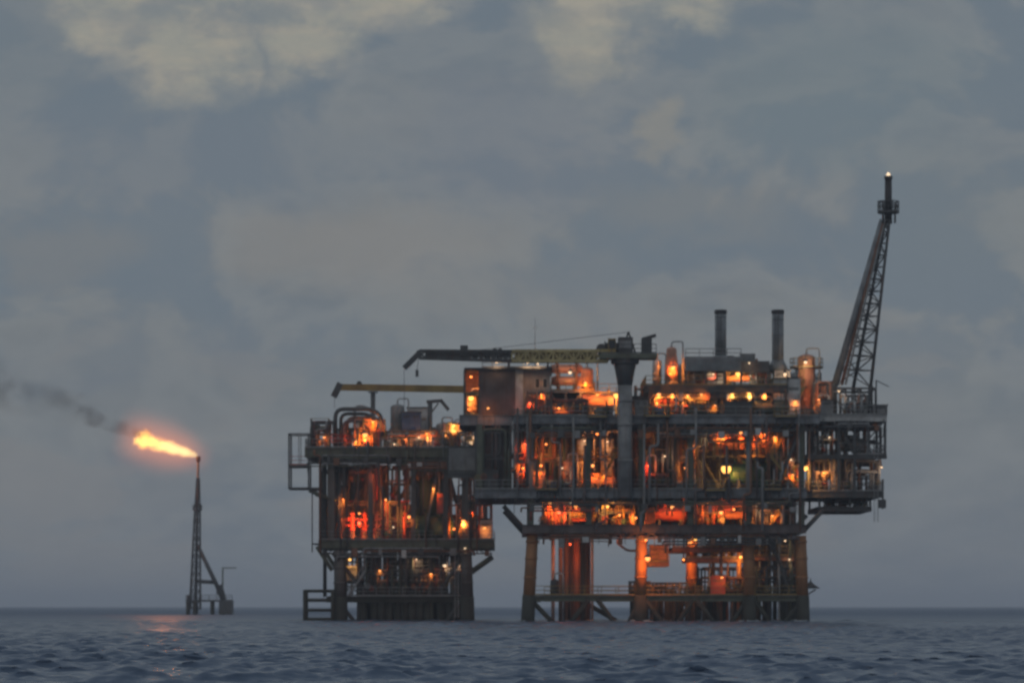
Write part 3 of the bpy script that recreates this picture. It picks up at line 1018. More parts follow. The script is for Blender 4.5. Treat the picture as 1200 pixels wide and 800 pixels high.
# half-height floors inside the middle storey
for x0, x1, y0, y1, z in ((600, 688, 5, 13, 19.7), (756, 806, 6, 14, 20.3), (900, 940, 3, 12, 19.4)):
    MB().box(X(x0), X(x1), y0, y1, z - .12, z).build('deck', 'plate', MP)
    MB().ibeam((X(x0), y0 - .12, z), (X(x1), y0 - .12, z), .45, .22, stiff=1.5).build('girder', 'olive', MP)
    MB().rail([(X(x0), y0, z), (X(x1), y0, z)]).build('railing', 'yellow', MP)
# right hand cantilever
xa, xb = X(962), X(1043)
deckset(MP, X(961.6), X(1042), 2, 24, zM + .25, .72, 'pale', rails=False)
MB().rail([(X(962), 2.2, zM + .25), (X(1042), 2.2, zM + .25), (X(1042), 23.8, zM + .25)]).build('railing', 'grey', MP)
deckset(MP, X(946.6), X(1037), 3, 20, zL - .1, .7, 'dark', rails=False)
MB().rail([(X(947), 3.1, zL - .1), (X(1036), 3.1, zL - .1), (X(1036), 19.8, zL - .1)]).build('railing', 'grey', MP)
deckset(MP, X(962), X(1026), 4, 18, zL - 1.9, .5, 'dark', rails=False)
for px in (964, 1000, 1024):
    for y in (4.2, 17.6):
        MB().bar((X(px), y, zL - 1.88), (X(px), y, zL - .85), .25).build('column', 'dark', MP)
zB = Z(531)
for px in (950, 985, 1004, 1040):
    for y in (2.6, 12, 22):
        MB().bar((X(px), y, zB + .01), (X(px), y, zM - .52), .3).build('column', 'dark', MP)
        if px < 1030:
            MB().bar((X(px), y, zL - .09), (X(px), y, zB - .4), .3).build('column', 'dark', MP)
MB().box(X(946.6), X(1042), 2.4, 22, zB - .08, zB).build('deck', 'plate', MP)
for y in (2.5, 22):
    MB().ibeam((X(946.6), y, zB - .085), (X(1042), y, zB - .085), .45, .25).build('girder', 'dark', MP)
for a, c in ((952, 983), (1002, 987), (1006, 1038)):
    MB().bar((X(a), 2.6, zB + .1), (X(c), 2.6, zM - .6), .16).build('brace', 'dark', MP)
    MB().bar((X(c), 12, zB + .1), (X(a), 12, zM - .6), .16).build('brace', 'dark', MP)
MB().bar((X(1020), 2.6, zB + .1), (X(1020), 2.6, zM - .6), .14).build('column', 'grey', MP)
# posts and a hanging cage at the far right end
MB().rail([(X(1004), 2.6, zB), (X(1040), 2.6, zB), (X(1040), 21, zB)]).build('railing', 'grey', MP)
MB().bar((X(1035), 4, zL - .1), (X(1035), 4, zB - .1), .16).build('column', 'grey', MP)
MB().ladder((X(1029), 2.2, zL - 3.8), (X(1029), 2.2, zB)).build('ladder', 'grey', MP)
MB().bar((X(1038), 3.2, Z(595)), (X(1038), 3.2, Z(560)), .22).build('column', 'dark', MP)
MB().cbox((X(1037), 3.2, Z(589)), (.9, .8, 1.0)).build('sump_box', 'dark', MP)

# sea level walkway, bracing, conductors, pipes to the sea
b = MB().box(X(622), X(946), 1.6, 3.0, zW - .1, zW)
b.build('walkway', 'plate', MP)
MB().ibeam((X(614), 2.0, zW - .11), (X(948), 2.0, zW - .11), .6, .35, stiff=3).build('girder', 'olive', MP)
MB().ibeam((X(640), 24, zW - .11), (X(935), 24, zW - .11), .6, .35, stiff=3).build('girder', 'dark', MP)
MB().rail([(X(625), 1.7, zW), (X(946), 1.7, zW)], step=2.0).build('railing', 'yellow', MP)
MB().rail([(X(640), 24.6, zW), (X(930), 24.6, zW)], step=2.2).build('railing', 'yellow', MP)
for px in (622, 752, 879, 940):
    MB().tube((X(px), 2.6, zW - .5), (X(px) + 1.2, 23.5, zW - .5), .3).build('brace', 'dark', MP)
for a, za, c, zc, y in ((622, 2.6, 658, -1.2, 2), (660, -1.2, 690, 2.6, 2), (700, 2.6, 728, -1.2, 2), (732, -1.2, 750, 2.6, 2), (756, 2.6, 784, -1.2, 2),
                        (788, -1.2, 812, 2.6, 2), (816, 2.6, 846, -1.2, 2), (850, -1.2, 876, 2.6, 2), (884, 2.6, 910, -1.2, 2), (912, -1.2, 940, 2.6, 2),
                        (680, 2.6, 742, -1.2, 24), (810, 2.6, 748, -1.2, 24), (812, 2.6, 860, -1.2, 24)):
    MB().tube((X(a, y), y, za), (X(c, y), y, zc), .3).build('brace', 'splash', MP)
for px, r, y, mat in ((648, .22, 8, 'grey'), (657, .26, 8, 'dark'), (664, .42, 10, 'wleg'), (670, .4, 12, 'wleg'), (676, .42, 9, 'rust'), (683, .46, 11, 'wleg'),
                      (688, .4, 13, 'rust'), (694, .16, 9, 'grey')):
    MB().tube((X(px, y), y, -2.4), (X(px, y), y, zC - 1.4), r, n=14).build('conductor', mat, MP)
for px, r, y, mat in ((742, .4, 6, 'splash'), (757, .34, 5, 'splash'), (764, .3, 7, 'wleg'), (775, .26, 9, 'splash'), (783, .5, 7, 'splash'), (806, .3, 6, 'splash'),
                      (826, .36, 5, 'splash'), (838, .28, 9, 'splash'), (849, .5, 7, 'splash'), (748, .3, 10, 'splash'), (769, .36, 5, 'splash'), (790, .34, 6, 'splash'), (797, .44, 9, 'splash'), (818, .42, 8, 'splash'), (832, .4, 6, 'splash'), (843, .36, 4.5, 'splash'), (864, .44, 6, 'splash'), (870, .36, 9, 'splash'), (888, .4, 6, 'splash'), (900, .46, 8, 'splash'), (917, .4, 6, 'splash'), (929, .46, 9, 'splash'), (858, .28, 5, 'wleg')):
    MB().tube((X(px, y), y, -2.4), (X(px, y), y, zW + R(.2, 1.4)), r, n=12).build('pile_sleeve', mat, MP)
for px, r, y, mat in ((832, .14, 8, 'grey'), (845, .2, 4, 'rust'), (853, .12, 6, 'salmon'), (866, .3, 5, 'leg'), (872, .18, 7, 'rust'), (890, .16, 6, 'pale'), (896, .3, 9, 'dark'), (902, .2, 5, 'dark'),
                      (908, .26, 8, 'dark'), (913, .14, 4, 'pale'), (919, .34, 7, 'wleg'), (926, .2, 5, 'olive'), (931, .16, 9, 'rust'), (836, .22, 12, 'dark')):
    MB().tube((X(px, y), y, -2.4), (X(px, y), y, zC - 1.4), r, n=12).build('caisson', mat, MP)
# lower platforms hung under the cellar deck
for x0, x1, y0, y1, zt in ((757, 786, 4, 10, Z(657)), (806, 884, 5, 14, Z(652)), (790, 872, 4, 16, Z(640)), (884, 934, 5, 12, Z(650))):
    MB().box(X(x0), X(x1), y0, y1, zt - .1, zt).build('deck', 'plate', MP)
    for y in (y0, y1): MB().ibeam((X(x0), y - .12, zt - .1), (X(x1), y - .12, zt - .1), .5, .22, stiff=1.4).build('girder', 'rust', MP)
    for xx in (X(x0) + .2, X(x1) - .2):
        for y in (y0 + .2, y1 - .2): MB().bar((xx, y, zt), (xx, y, zC - 1.2), .16).build('hanger', 'rust', MP)
    MB().rail([(X(x0), y0, zt), (X(x1), y0, zt)]).build('railing', 'yellow', MP)
MB().pipe([(X(728, 5), 5, zC - 1.3), (X(722, 5), 5, zC - 2.0), (X(735, 5), 5, zC - 3.0), (X(748, 5), 5, zC - 3.0)], .14).build('pipe', 'salmon', MP)
# a stair inside each storey
def stair(parent, x0, z0, x1, z1, y, w_=.9, mat='yellow'):
    b = MB()
    for yy in (y - w_ / 2, y + w_ / 2):
        b.bar((x0, yy, z0), (x1, yy, z1), .07, .28)
        b.bar((x0, yy, z0 + 1.0), (x1, yy, z1 + 1.0), .06)
        for i in range(6):
            t = i / 5
            p = Vector((x0 + (x1 - x0) * t, yy, z0 + (z1 - z0) * t)); b.bar(p, p + Vector((0, 0, 1)), .05)
    k = int((z1 - z0) / .22)
    for i in range(1, k):
        t = i / k
        b.cbox((x0 + (x1 - x0) * t, y, z0 + (z1 - z0) * t), (.26, w_ - .08, .03))
    return b.build('stair', mat, parent)


stair(MP, X(700), zL, X(722), 19.8, 2.2); stair(MP, X(934), zL, X(905), 19.4, 1.6); stair(MP, X(905), 19.4, X(934), zM - .1, 2.6)
stair(MP, X(690), zC, X(722), zL - .1, 2.6); stair(MP, X(905), zC, X(932), zL - .1, 3.0); stair(MP, X(930), zW, X(900), zC - .1, 4.0, mat='dark')
stair(MP, X(926), zM, X(946), zT - .1, 4.0)
# small bracket platform with a pointed fog horn cover, sticking out beside the corner leg
b = MB().box(X(940), X(962), 1.6, 3.4, Z(689), Z(689) + .1); b.bar((X(942), 2.4, Z(700)), (X(958), 2.4, Z(690)), .15); b.build('bracket_platform', 'dark', MP)
MB().lathe([(1.0, 0), (.5, .35), (.08, .75), (.05, 1.1)], (X(952), 2.4, Z(689) + .1), 'z', 14).build('horn_cover', 'dark', MP)

# ------------------------------------------------------------------ cabin block on the upper left corner
cz = zM + .2
CB = thing('deck_cabin', 'tall dark brown cabin block with pale corner panel under the long crane boom', 'cabin', (X(590), 5, cz + E))
z1 = Z(430)
b = MB().box(X(563), X(604), 2.2, 15, cz + E, z1 - .12)
for i in range(16):
    xx = X(563) + (X(604) - X(563)) * (i + .3) / 16
    b.box(xx, xx + .1, 2.14, 2.195, cz + .1, z1 - .2)
b.build('wall', 'umber', CB)
b = MB().box(X(604) + .003, X(645), 2.9, 15, cz + E, z1 - .12)
b.build('wall', 'grey', CB)
MB().box(X(544), X(648), 1.7, 15.4, z1 - .117, z1 + .06).build('roof', 'dark', CB)
MB().box(X(604) + .01, X(613), 2.3, 2.88, cz + E, z1 - .12).build('duct', 'pale', CB)
for x0, x1, za, zb in ((616, 623, .0, 2.1),):
    d_ = MB().box(X(616), X(624), 2.85, 2.897, cz + .1, cz + 2.3).build('door', 'dark', CB)
    MB().box(X(622.3), X(623), 2.8, 2.848, cz + 1.1, cz + 1.3).build('handle', 'pale', d_)
for x0 in (627, 636):
    f_ = MB().box(X(x0), X(x0 + 6), 2.84, 2.897, cz + 3.2, cz + 4.4).build('window', 'pale', CB)
    MB().box(X(x0) + .08, X(x0 + 6) - .08, 2.815, 2.838, cz + 3.28, cz + 4.32).build('pane', 'glass', f_)
# the open landing at its end, two storeys with a stair
zmid = Z(459)
MB().box(X(543), X(562.6), 2.2, 9, zmid - .1, zmid).build('landing', 'plate', CB)
for xx in (X(544), X(561.8)):
    MB().bar((xx, 2.3, cz + E), (xx, 2.3, z1 - .13), .22).build('post', 'dark', CB)
MB().box(X(543), X(562.6), 8.6, 8.8, cz + E, z1 - .13).build('wall', 'rust', CB)
MB().rail([(X(543), 2.3, cz), (X(562), 2.3, cz)]).build('railing', 'yellow', CB)
MB().rail([(X(543), 2.3, zmid), (X(562), 2.3, zmid)]).build('railing', 'yellow', CB)
MB().rail([(X(565), 2.0, z1 + .06), (X(646), 2.0, z1 + .06)]).build('railing', 'grey', CB)
vvessel('small orange lit tank standing on the cabin landing', X(552), 5.6, cz, 2.6, .7, 'salmon', plat=0)
# dark red switch room between the decks under the cabin
SR = cabinet('dark brown switch room hung between the decks at the crane-boom end', X(580), 7, zL, 4.0, 8.5, zM + .2 - 1.2 - zL, 'umber', 2, name='switch_room', cat='room', hood=False)
container('grey sided store room on the lower deck edge beside the brown switch room', X(541.5, 6), 9, zL + 2.3, 3.4, 6, 3.0, 'grey', cat='store room')
MB().box(X(525, 6), X(556), 5, 13, zL + 2.1, zL + 2.29).build('deck', 'plate', MP)
MB().ibeam((X(525, 6), 5, zL + 2.09), (X(556), 5, zL + 2.09), .6, .3).build('girder', 'dark', MP)

# ------------------------------------------------------------------ the long crane
CR = thing('pedestal_crane', 'big crane on a tall grey pedestal with its long boom laid level over the cabin', 'crane', (X(732), -1.2, zL - .9))
yc = -1.0
pt = Z(426)
b = MB().tube((X(732), yc, zL - 1.0), (X(732), yc, Z(452)), .85, n=24)
for z in (Z(498), Z(540), Z(470)): b.lathe([(.92, -.15), (.92, .15)], (X(732), yc, z), 'z', 24)
b.build('pedestal', 'grey', CR)
MB().lathe([(.852, 0), (1.15, 1.7), (1.3, 2.3), (1.1, 2.6)], (X(732), yc, Z(452) + .003), 'z', 24).build('flared_head', 'dark', CR)
MB().bar((X(732), -.85 + .9, zL - .5), (X(732), .3, zL - .5), 1.6, .7).build('pedestal_bracket', 'girder', CR)
MB().bar((X(732), -.1, zM - .6), (X(732), .3, zM - .6), 1.6, .5).build('pedestal_bracket', 'girder', CR)
MB().lathe([(1.5, 0), (1.65, .1), (1.65, .5), (1.5, .6)], (X(732), yc, pt - .15), 'z', 24).build('slew_ring', 'dark', CR)
zt = pt + .45
MB().box(X(702), X(769), yc - 1.7, yc + 1.9, zt, zt + .55).build('slew_platform', 'olive', CR)
hm = MB().box(X(724), X(741), yc - 1.2, yc + 1.6, zt + .56, zt + 2.5).build('machinery_house', 'dark', CR)
MB().box(X(725), X(739), yc - 1.26, yc - 1.203, zt + 1.2, zt + 2.1).build('access_panel', 'grey', hm)
cab = MB().box(X(751), X(763), yc - 1.5, yc + .2, zt + .56, zt + 2.3).build('engine_housing', 'dark', CR)
MB().bar((X(752), yc - .4, zt + 2.3), (X(768), yc - .4, zt + 2.75), .9, .35).build('exhaust_hood', 'dark', CR)
cc = MB().box(X(712), X(721), yc - 1.6, yc - .1, zt + .56, zt + 2.3).build('cab', 'yellow', CR)
MB().box(X(712.8), X(720.2), yc - 1.65, yc - 1.603, zt + 1.2, zt + 2.1).build('window', 'glass', cc)
b = MB().lathe([(.6, -.9), (.6, .9)], (X(718), yc + .9, zt + 1.4), 'x', 18); b.lathe([(.85, -.95), (.85, -.85)], (X(718), yc + .9, zt + 1.4), 'x', 18); b.lathe([(.85, .85), (.85, .95)], (X(718), yc + .9, zt + 1.4), 'x', 18)
b.build('winch_drum', 'dark', CR)
MB().lathe([(.55, -.3), (.55, .3)], (X(704), yc, zt + 1.25), 'y', 16).build('sheave', 'dark', CR)
MB().rail([(X(703), yc - 1.6, zt + .55), (X(768), yc - 1.6, zt + .55)], step=1.2).build('railing', 'dark', CR)
# boom: box lattice lying almost level
def lattice(b, p, q, w0, h0, w1, h1, bays, rc, rl, tri=False):
    p, q = Vector(p), Vector(q); d = (q - p); dn = d.normalized()
    up = Vector((0, 0, 1)) if abs(dn.z) < .8 else Vector((1, 0, 0))
    s = dn.cross(up).normalized(); n = s.cross(dn).normalized()
    def cor(t):
        c = p + d * t; w_ = w0 + (w1 - w0) * t; h_ = h0 + (h1 - h0) * t
        return [c + s * (a * w_ / 2) + n * (e * h_ / 2) for a, e in ((-1, -1), (1, -1), (1, 1), (-1, 1))]
    A = cor(0); Bq = cor(1)
    for a, c in zip(A, Bq): b.bar(a, c, rc)
    prev = A
    for i in range(1, bays + 1):
        cur = cor(i / bays)
        for k in range(4):
            b.bar(cur[k], cur[(k + 1) % 4], rl)
            if i % 2: b.bar(prev[k], cur[(k + 1) % 4], rl)
            else: b.bar(prev[(k + 1) % 4], cur[k], rl)
        prev = cur
    return b


b = lattice(MB(), (X(712), yc, Z(418)), (X(600), yc, Z(418)), 1.3, 1.2, 1.2, 1.15, 14, .34, .2)
b.box(X(700), X(604), yc - .3, yc + .3, Z(421.5), Z(414.6)); b.build('boom', 'boom', CR)
b = lattice(MB(), (X(600), yc, Z(418)), (X(492), yc, Z(416)), 1.2, 1.1, .8, .85, 15, .3, .17)
b.box(X(600), X(500), yc - .22, yc + .22, Z(419.5), Z(413.8)); b.build('boom', 'dark', CR)
MB().cbox((X(544), yc, Z(413)), (.9, .7, 1.5)).build('boom_bracket', 'dark', CR)
MB().bar((X(493), yc, Z(413)), (X(474), yc, Z(432)), .75, .6).build('boom_head', 'dark', CR)
MB().bar((X(492), yc, Z(417)), (X(491), yc, Z(411)), .5).build('boom_head', 'dark', CR)
for px in (580, 586): MB().lathe([(.3, -.12), (.3, .12)], (X(px), yc, Z(411.5)), 'y', 12).build('sheave', 'dark', CR)
MB().bar((X(474), yc, Z(433)), (X(474), yc, Z(486)), .05).build('hoist_rope', 'dark', CR)
hk = MB().cbox((X(489), yc, Z(438)), (.35, .3, .8)); hk.bar((X(491), yc, Z(420)), (X(489), yc, Z(434)), .05); hk.build('hook_block', 'dark', CR)
MB().bar((X(738), yc, zt + 3.2), (X(560), yc, Z(411)), .05).build('pendant_rope', 'dark', CR)
MB().bar((X(745), yc, zt + .5), (X(736), yc, zt + 3.2), .2).build('gantry_leg', 'dark', CR)
MB().bar((X(728), yc, zt + .5), (X(736), yc, zt + 3.2), .2).build('gantry_leg', 'dark', CR)
# the rest the boom lies in, on the cabin roof
BR = thing('boom_rest', 'reddish steel cradle on the cabin roof holding up the crane boom', 'boom rest', (X(612), -.2, z1 + .07))
for px in (596, 642):
    MB().bar((X(px), 2.4, z1 + .06), (X(px), -.9, Z(424.5)), .2).build('post', 'maroon', BR)
MB().box(X(592), X(646), yc - .75, yc + .8, Z(424.6), Z(423.8)).build('cradle', 'maroon', BR)

# ------------------------------------------------------------------ flare boom on the far corner
FB = thing('flare_boom', 'leaning lattice flare boom with a dark vertical tip high over the platform corner', 'flare boom', (X(995), 9, zM + .26))
yf = 10.0
base = [(X(977, yf), yf - 1.6, Z(452, yf)), (X(1018, yf), yf - 2.2, Z(455, yf)), (X(1003, yf), yf + 3.0, Z(452, yf))]
top = [(X(1033, yf), yf - .35, Z(258, yf)), (X(1042, yf), yf - .4, Z(258, yf)), (X(1038, yf), yf + .4, Z(258, yf))]
base = [Vector(p) for p in base]; top = [Vector(p) for p in top]
MB().tube(base[0], top[0], .44, .3, 12).build('chord', 'stack', FB)
MB().tube(base[1], top[1], .2, .16, 10).build('chord', 'dark', FB)
MB().tube(base[2], top[2], .22, .17, 10).build('chord', 'dark', FB)
off = Vector((.55, -.5, 0))
MB().tube(base[0] + off + Vector((.2, 0, 0)), top[0] + off * .3, .2, .14, 10).build('gas_riser', 'rust', FB)
MB().tube(base[0] + off * 2.1, top[0] + off * .5 + Vector((.1, .1, 0)), .12, .1, 8).build('gas_riser', 'grey', FB)
bays = 13
for i in range(bays):
    t0, t1 = (i / bays), ((i + 1) / bays)
    t0, t1 = t0 ** .9, t1 ** .9
    P0 = [a.lerp(c, t0) for a, c in zip(base, top)]; P1 = [a.lerp(c, t1) for a, c in zip(base, top)]
    b = MB()
    for k in range(3):
        b.bar(P1[k], P1[(k + 1) % 3], .12)
        if (i + k) % 2: b.bar(P0[k], P1[(k + 1) % 3], .12)
        else: b.bar(P0[(k + 1) % 3], P1[k], .12)
    b.build('lacing', 'dark', FB)
xt = X(1041, yf)
MB().tube((xt, yf, Z(262, yf)), (xt, yf, Z(210, yf)), .46, .42, 16).build('flare_tip', 'black', FB)
MB().tube((xt, yf, Z(209.9, yf)), (xt, yf, Z(206.5, yf)), .5, .5, 16).build('tip_rim', 'dark', FB)
zp = Z(250, yf)
b = MB().lathe([(.3, 0), (1.3, 0), (1.3, .12), (.3, .12), (.3, 0)], (xt, yf, zp), 'z', 14); b.build('tip_platform', 'dark', FB)
pts = [(xt + 1.25 * math.cos(q), yf + 1.25 * math.sin(q), zp + .12) for q in [2 * PI * i / 10 for i in range(11)]]
b = MB().rail(pts, h=1.3, step=.8, r=.05); b.build('railing', 'dark', FB)
MB().tube((xt - .7, yf - .6, Z(262, yf)), (xt - .7, yf - .6, Z(236, yf)), .14).build('pilot_pipe', 'dark', FB)
MB().tube((xt + .75, yf - .5, Z(262, yf)), (xt + .75, yf - .5, Z(238, yf)), .12).build('pilot_pipe', 'dark', FB)
MB().lathe([(0, -.25), (.22, -.1), (.24, .08), (.14, .25), (0, .36)], (xt, yf, Z(205.4, yf)), 'z', 14).build('pilot_flame', 'glow_white', FB)
for px, y in ((977, 8.4), (1018, 7.8), (1003, 13)):
    MB().bar((X(px, yf), y, zM + .26), (X(px, yf), y, Z(453, yf)), .5).build('foot', 'dark', FB)

# ------------------------------------------------------------------ turbine module with its stacks
TH = thing('turbine_hall', 'dark roofed turbine hall, open sided, beneath the two tall exhaust stacks', 'turbine hall', (X(855), 10, zT + E))
zr0, zr1 = Z(431), Z(415.5)
b = MB().box(X(806), X(872), 5, 18, zr0, zr1)
for i in range(18):
    xx = X(806) + (X(872) - X(806)) * (i + .3) / 18
    b.box(xx, xx + .12, 4.93, 4.998, zr0 + .1, zr1 - .1)
b.build('filter_house', 'stack', TH)
MB().box(X(872) + .004, X(906), 5.5, 18, Z(432), Z(419)).build('filter_house', 'dark', TH)
for px in (807, 830, 852, 872, 904):
    for y in (5.2, 17.8): MB().bar((X(px), y, zT + E), (X(px), y, zr0 - .003), .28).build('post', 'dark', TH)
MB().rail([(X(806), 5.2, zr1), (X(872), 5.2, zr1)], r=.04).build('railing', 'grey', TH)
MB().box(X(815), X(866), 13, 17, zT + E, zr0 - .3).build('casing', 'maroon', TH)
MB().cbox((X(882), 9, Z(417) + .3), (1.8, 1.4, 1.2)).build('roof_vent', 'stack', TH)
MB().cbox((X(860), 9, zr1 + .25), (1.1, 1.2, .5)).build('roof_vent', 'dark', TH)


def stack(label, px, y, zb, ztop, r, flare=None):
    t = thing('exhaust_stack', label, 'exhaust stack', (X(px, y), y, zb + E), 'exhaust stacks on the turbine hall')
    zb += E
    b = MB().lathe([(r, zb * 0), (r, ztop - zb - .5)], (X(px, y), y, zb), 'z', 24)
    for k in (.3, .6, .85): b.lathe([(r * 1.04, -.06), (r * 1.04, .06)], (X(px, y), y, zb + (ztop - zb) * k), 'z', 24)
    b.build('flue', 'stack', t)
    MB().lathe([(r * 1.002, 0), (r * 1.1, .1), (r * 1.1, .45), (r * .9, .5), (r * .85, 0)], (X(px, y), y, ztop - .5), 'z', 24).build('rim', 'black', t)
    MB().lathe([(flare or r * 1.35, 0), (r * 1.01, 1.6 if flare else .5)], (X(px, y), y, zb), 'z', 24).build('base_cone', 'stack', t)
    MB().ladder((X(px, y) - .2, y - r - .12, zb + .5), (X(px, y) - .2, y - r - .12, ztop - .6), w=.4).build('ladder', 'dark', t)
    return t


stack('plain straight exhaust stack rising from the turbine hall roof, nearer the crane', 844.5, 8, zr1, Z(363, 8), .68)
stack('exhaust stack with a flared foot, nearer the leaning flare boom', 911.5, 8, Z(432), Z(363, 8), .7, 1.5)

# under the hall roof
exchanger('pair of orange lit exchangers under the turbine hall roof', X(868, 8), 8, zT, 5.2, .42, 'salmon')
cabinet('pale lit cabinet at the crane side under the hall roof', X(836, 7), 7, zT, 2.2, 1.4, 1.6, 'white')
rack('pipe rack at the open front of the turbine hall', X(808, 6), X(828, 6), 6.4, zT, zr0 - .1, 7, d=1.0)
rack('pipe bank between the hall and its second stack', X(880, 6), X(903, 6), 6.5, zT, zr0 - .1, 8, d=1.0)
# crane side of the same deck
vvessel('slim orange lit cone topped column between the crane and the turbine hall', X(787, 7), 7, zT, Z(407, 7) - zT, .85, 'salmon', plat=0, cone=.72)
vvessel('short pale drum beside the slim orange column', X(802, 9), 9, zT, 3.0, .8, 'pale', plat=0)
vvessel('thin silver column at the crane end of the upper deck', X(770, 8), 8, zT, 3.4, .55, 'silver', plat=0)
# on the main deck under it
rack('orange lit pipe rack behind the crane pedestal, under the upper deck', X(760, 4), X(803, 4), 4.0, zM, zT - .95, 15, ('salmon', 'rust', 'silver', 'red', 'yellow'))
rack('orange lit pipe rack under the hall between its two stacks', X(845, 4), X(892, 4), 4.2, zM, zT - .95, 15, ('salmon', 'rust', 'yellow', 'silver'))
manifold('dark manifold on the main deck front below the plain stack', X(808), X(843), 2.4, zM, 8, 2.2, 'olive')
pump('blue pump on the main deck in front of the orange lit pipe rack', X(778), 2.0, zM, .8, 'blue')
cabinet('row of grey switch cabinets on the main deck edge below the flared stack', X(866), 1.9, zM, 3.4, .9, 1.7, 'dark', 4)
hvessel('low dark tank on the main deck edge between switch cabinets and flare boom', X(906), 3.6, zM, 4.4, .8, 'olive', hi=.5)
# between the hall and the flare boom
vvessel('salmon lit vessel with a railed top between the flared stack and the flare boom', X(945, 7), 7, zM, Z(411, 7) - zM - .4, 1.05, 'salmon', plat=.78)
cabinet('pale grey equipment house by the foot of the flared stack', X(921, 5), 5, zM, 3.2, 3.0, 4.6, 'pale', 2, cat='equipment house', name='equipment_house')
cabinet('small pale house on top of the upper deck under the flared stack', X(916, 7), 7, zT, 1.9, 2.4, 1.9, 'pale', 1, cat='equipment house', name='equipment_house')
hvessel('pale horizontal drum lifted above the pale equipment house', X(928, 10), 10, zT - .6, 4.2, .9, 'pale', hi=.6)
rack('grey pipe rack between the salmon vessel and the flare boom foot', X(953, 6), X(975, 6), 6, zM + .2, Z(447, 6), 12, ('pale', 'grey', 'salmon', 'rust'))
rack('pipe rack behind the salmon vessel', X(930, 12), X(962, 12), 13, zM, Z(436, 12), 9, ('grey', 'rust', 'pale'))
open_frame('open dark frame around the foot of the flare boom', X(972, 8), X(1024, 8), 6.2, 13.5, zM + .26, Z(455, 8), 'dark', 3, 1, floor=False)
rack('pipes on the cantilever deck in front of the flare boom foot', X(985, 4), X(1018, 4), 4.2, zM + .26, Z(462, 4), 10, ('pale', 'grey', 'salmon'))
cabinet('pale cabinet near the outer end of the cantilever deck', X(1014, 5), 8, zM + .26, 1.8, 1.2, 2.0, 'pale', 1)
cabinet('low grey box on the very corner of the cantilever deck', X(1031, 5), 5, zM + .26, 1.6, 1.6, 1.2, 'grey', 1)
cabinet('grey cabinet on the cantilever deck beside the salmon vessel', X(968, 4), 3.6, zM + .26, 1.5, 1.0, 1.7, 'grey', 1)
for px, h, lab in ((1030, 4.4, 'thin bent davit mast on the outer corner of the cantilever deck'), (1021, 3.2, 'thin mast just outside the flare boom foot')):
    t = thing('davit_mast', lab, 'davit', (X(px), 3, zM + .26))
    MB().tube((X(px), 3, zM + .26 + E), (X(px), 3, zM + h), .09).build('mast', 'dark', t)
    MB().bar((X(px), 3, zM + h - .05), (X(px) + (1.5 if px == 1030 else -.8), 3, zM + h - .8), .1).build('arm', 'dark', t)

# ------------------------------------------------------------------ main deck between the cabin and the crane
open_frame('pale railed platform on posts between the cabin and the crane', X(646, 5), X(697, 5), 5, 11, zM, Z(458, 5), 'grey', 3, 1, rail=True)
exchanger('pinkish lit exchangers on the raised platform between cabin and crane', X(664, 7), 7.5, Z(457, 5), 3.2, .55, 'salmon')
vvessel('salmon vessel on the raised platform, nearest the crane', X(688, 7), 7.5, Z(457, 5), 2.9, .75, 'salmon', plat=0)
hvessel('orange lit horizontal vessel beside the crane pedestal, below the raised platform', X(707, 5), 5.2, zM + .2, 5.2, .75, 'salmon', hi=1.1, walk=True)
rack('red pipe rack on the main deck beside the grey cabin wall', X(618, 1), X(645, 1), 1.3, zM, Z(458, 1), 10, ('red', 'rust', 'salmon', 'maroon'), d=1.0)
manifold('dark manifold on the main deck below the raised platform', X(648), X(690), 2.0, zM, 8, 2.0, 'maroon')
pump('grey pump on the main deck edge close to the crane pedestal', X(706), 1.8, zM, .75, 'grey')
rack('tall pipe loop rack between the crane pedestal and the slim orange column', X(744, 8), X(757, 8), 8, zM, Z(452, 8), 6, ('grey', 'pale', 'rust'), d=1.2)
cabinet('dark store box on the main deck just behind the crane pedestal', X(748), 4, zM, 1.8, 2.4, 2.4, 'dark', 1)
for px, py, lab in ((627, 372, 'hair thin aerial mast standing on the cabin roof'), (577, 408, 'short aerial mast at the cabin roof corner')):
    t = thing('aerial_mast', lab, 'aerial', (X(px, 9), 9, z1 + .07))
    MB().tube((X(px, 9), 9, z1 + .07), (X(px, 9), 9, Z(py, 9)), .07, .035).build('mast', 'pale', t)
    MB().bar((X(px, 9) - .4, 9, Z(py + 12, 9)), (X(px, 9) + .4, 9, Z(py + 12, 9)), .05).build('crossarm', 'pale', t)

# ------------------------------------------------------------------ middle storey
exchanger('brightest orange pair of exchangers high in the middle storey under the stacks', X(864, 5), 5.5, zL + 4.2, 7.6, .82, 'salmon', n=1)
exchanger('second orange exchanger behind the brightest pair in the middle storey', X(872, 8), 8.5, zL + 4.6, 8.2, .8, 'salmon', n=1)
rack('thin pipe rack standing before the bright orange exchangers', X(826, 3), X(906, 3), 3.9, zL + 4.2, zM - 1.3, 9, ('olive', 'rust', 'dark', 'red'), d=.7, rmax=.13, braces=False)
open_frame('steel frame carrying the orange exchangers over the green vessel', X(822, 5), X(908, 5), 4.2, 10.5, zL, zL + 4.15, 'olive', 4, 1)
hvessel('dark green horizontal vessel with a yellow lamp at its end', X(880, 3), 3.2, zL, 5.0, 1.15, 'green', hi=.8, name='horizontal_vessel')
rack('pipe rack in the middle storey between the green vessel and the corner column', X(908, 2), X(938, 2), 3.0, zL, zM - 1.3, 14, ('rust', 'yellow', 'salmon', 'olive'))
rack('dark pipe rack left of the green vessel in the middle storey', X(790, 3), X(818, 3), 3.4, zL, zM - 1.3, 13, ('dark', 'rust', 'olive', 'grey'))
vvessel('thin red drum in the middle storey behind the crane pedestal', X(758, 3), 3.0, zL, 3.4, .55, 'red', plat=0)
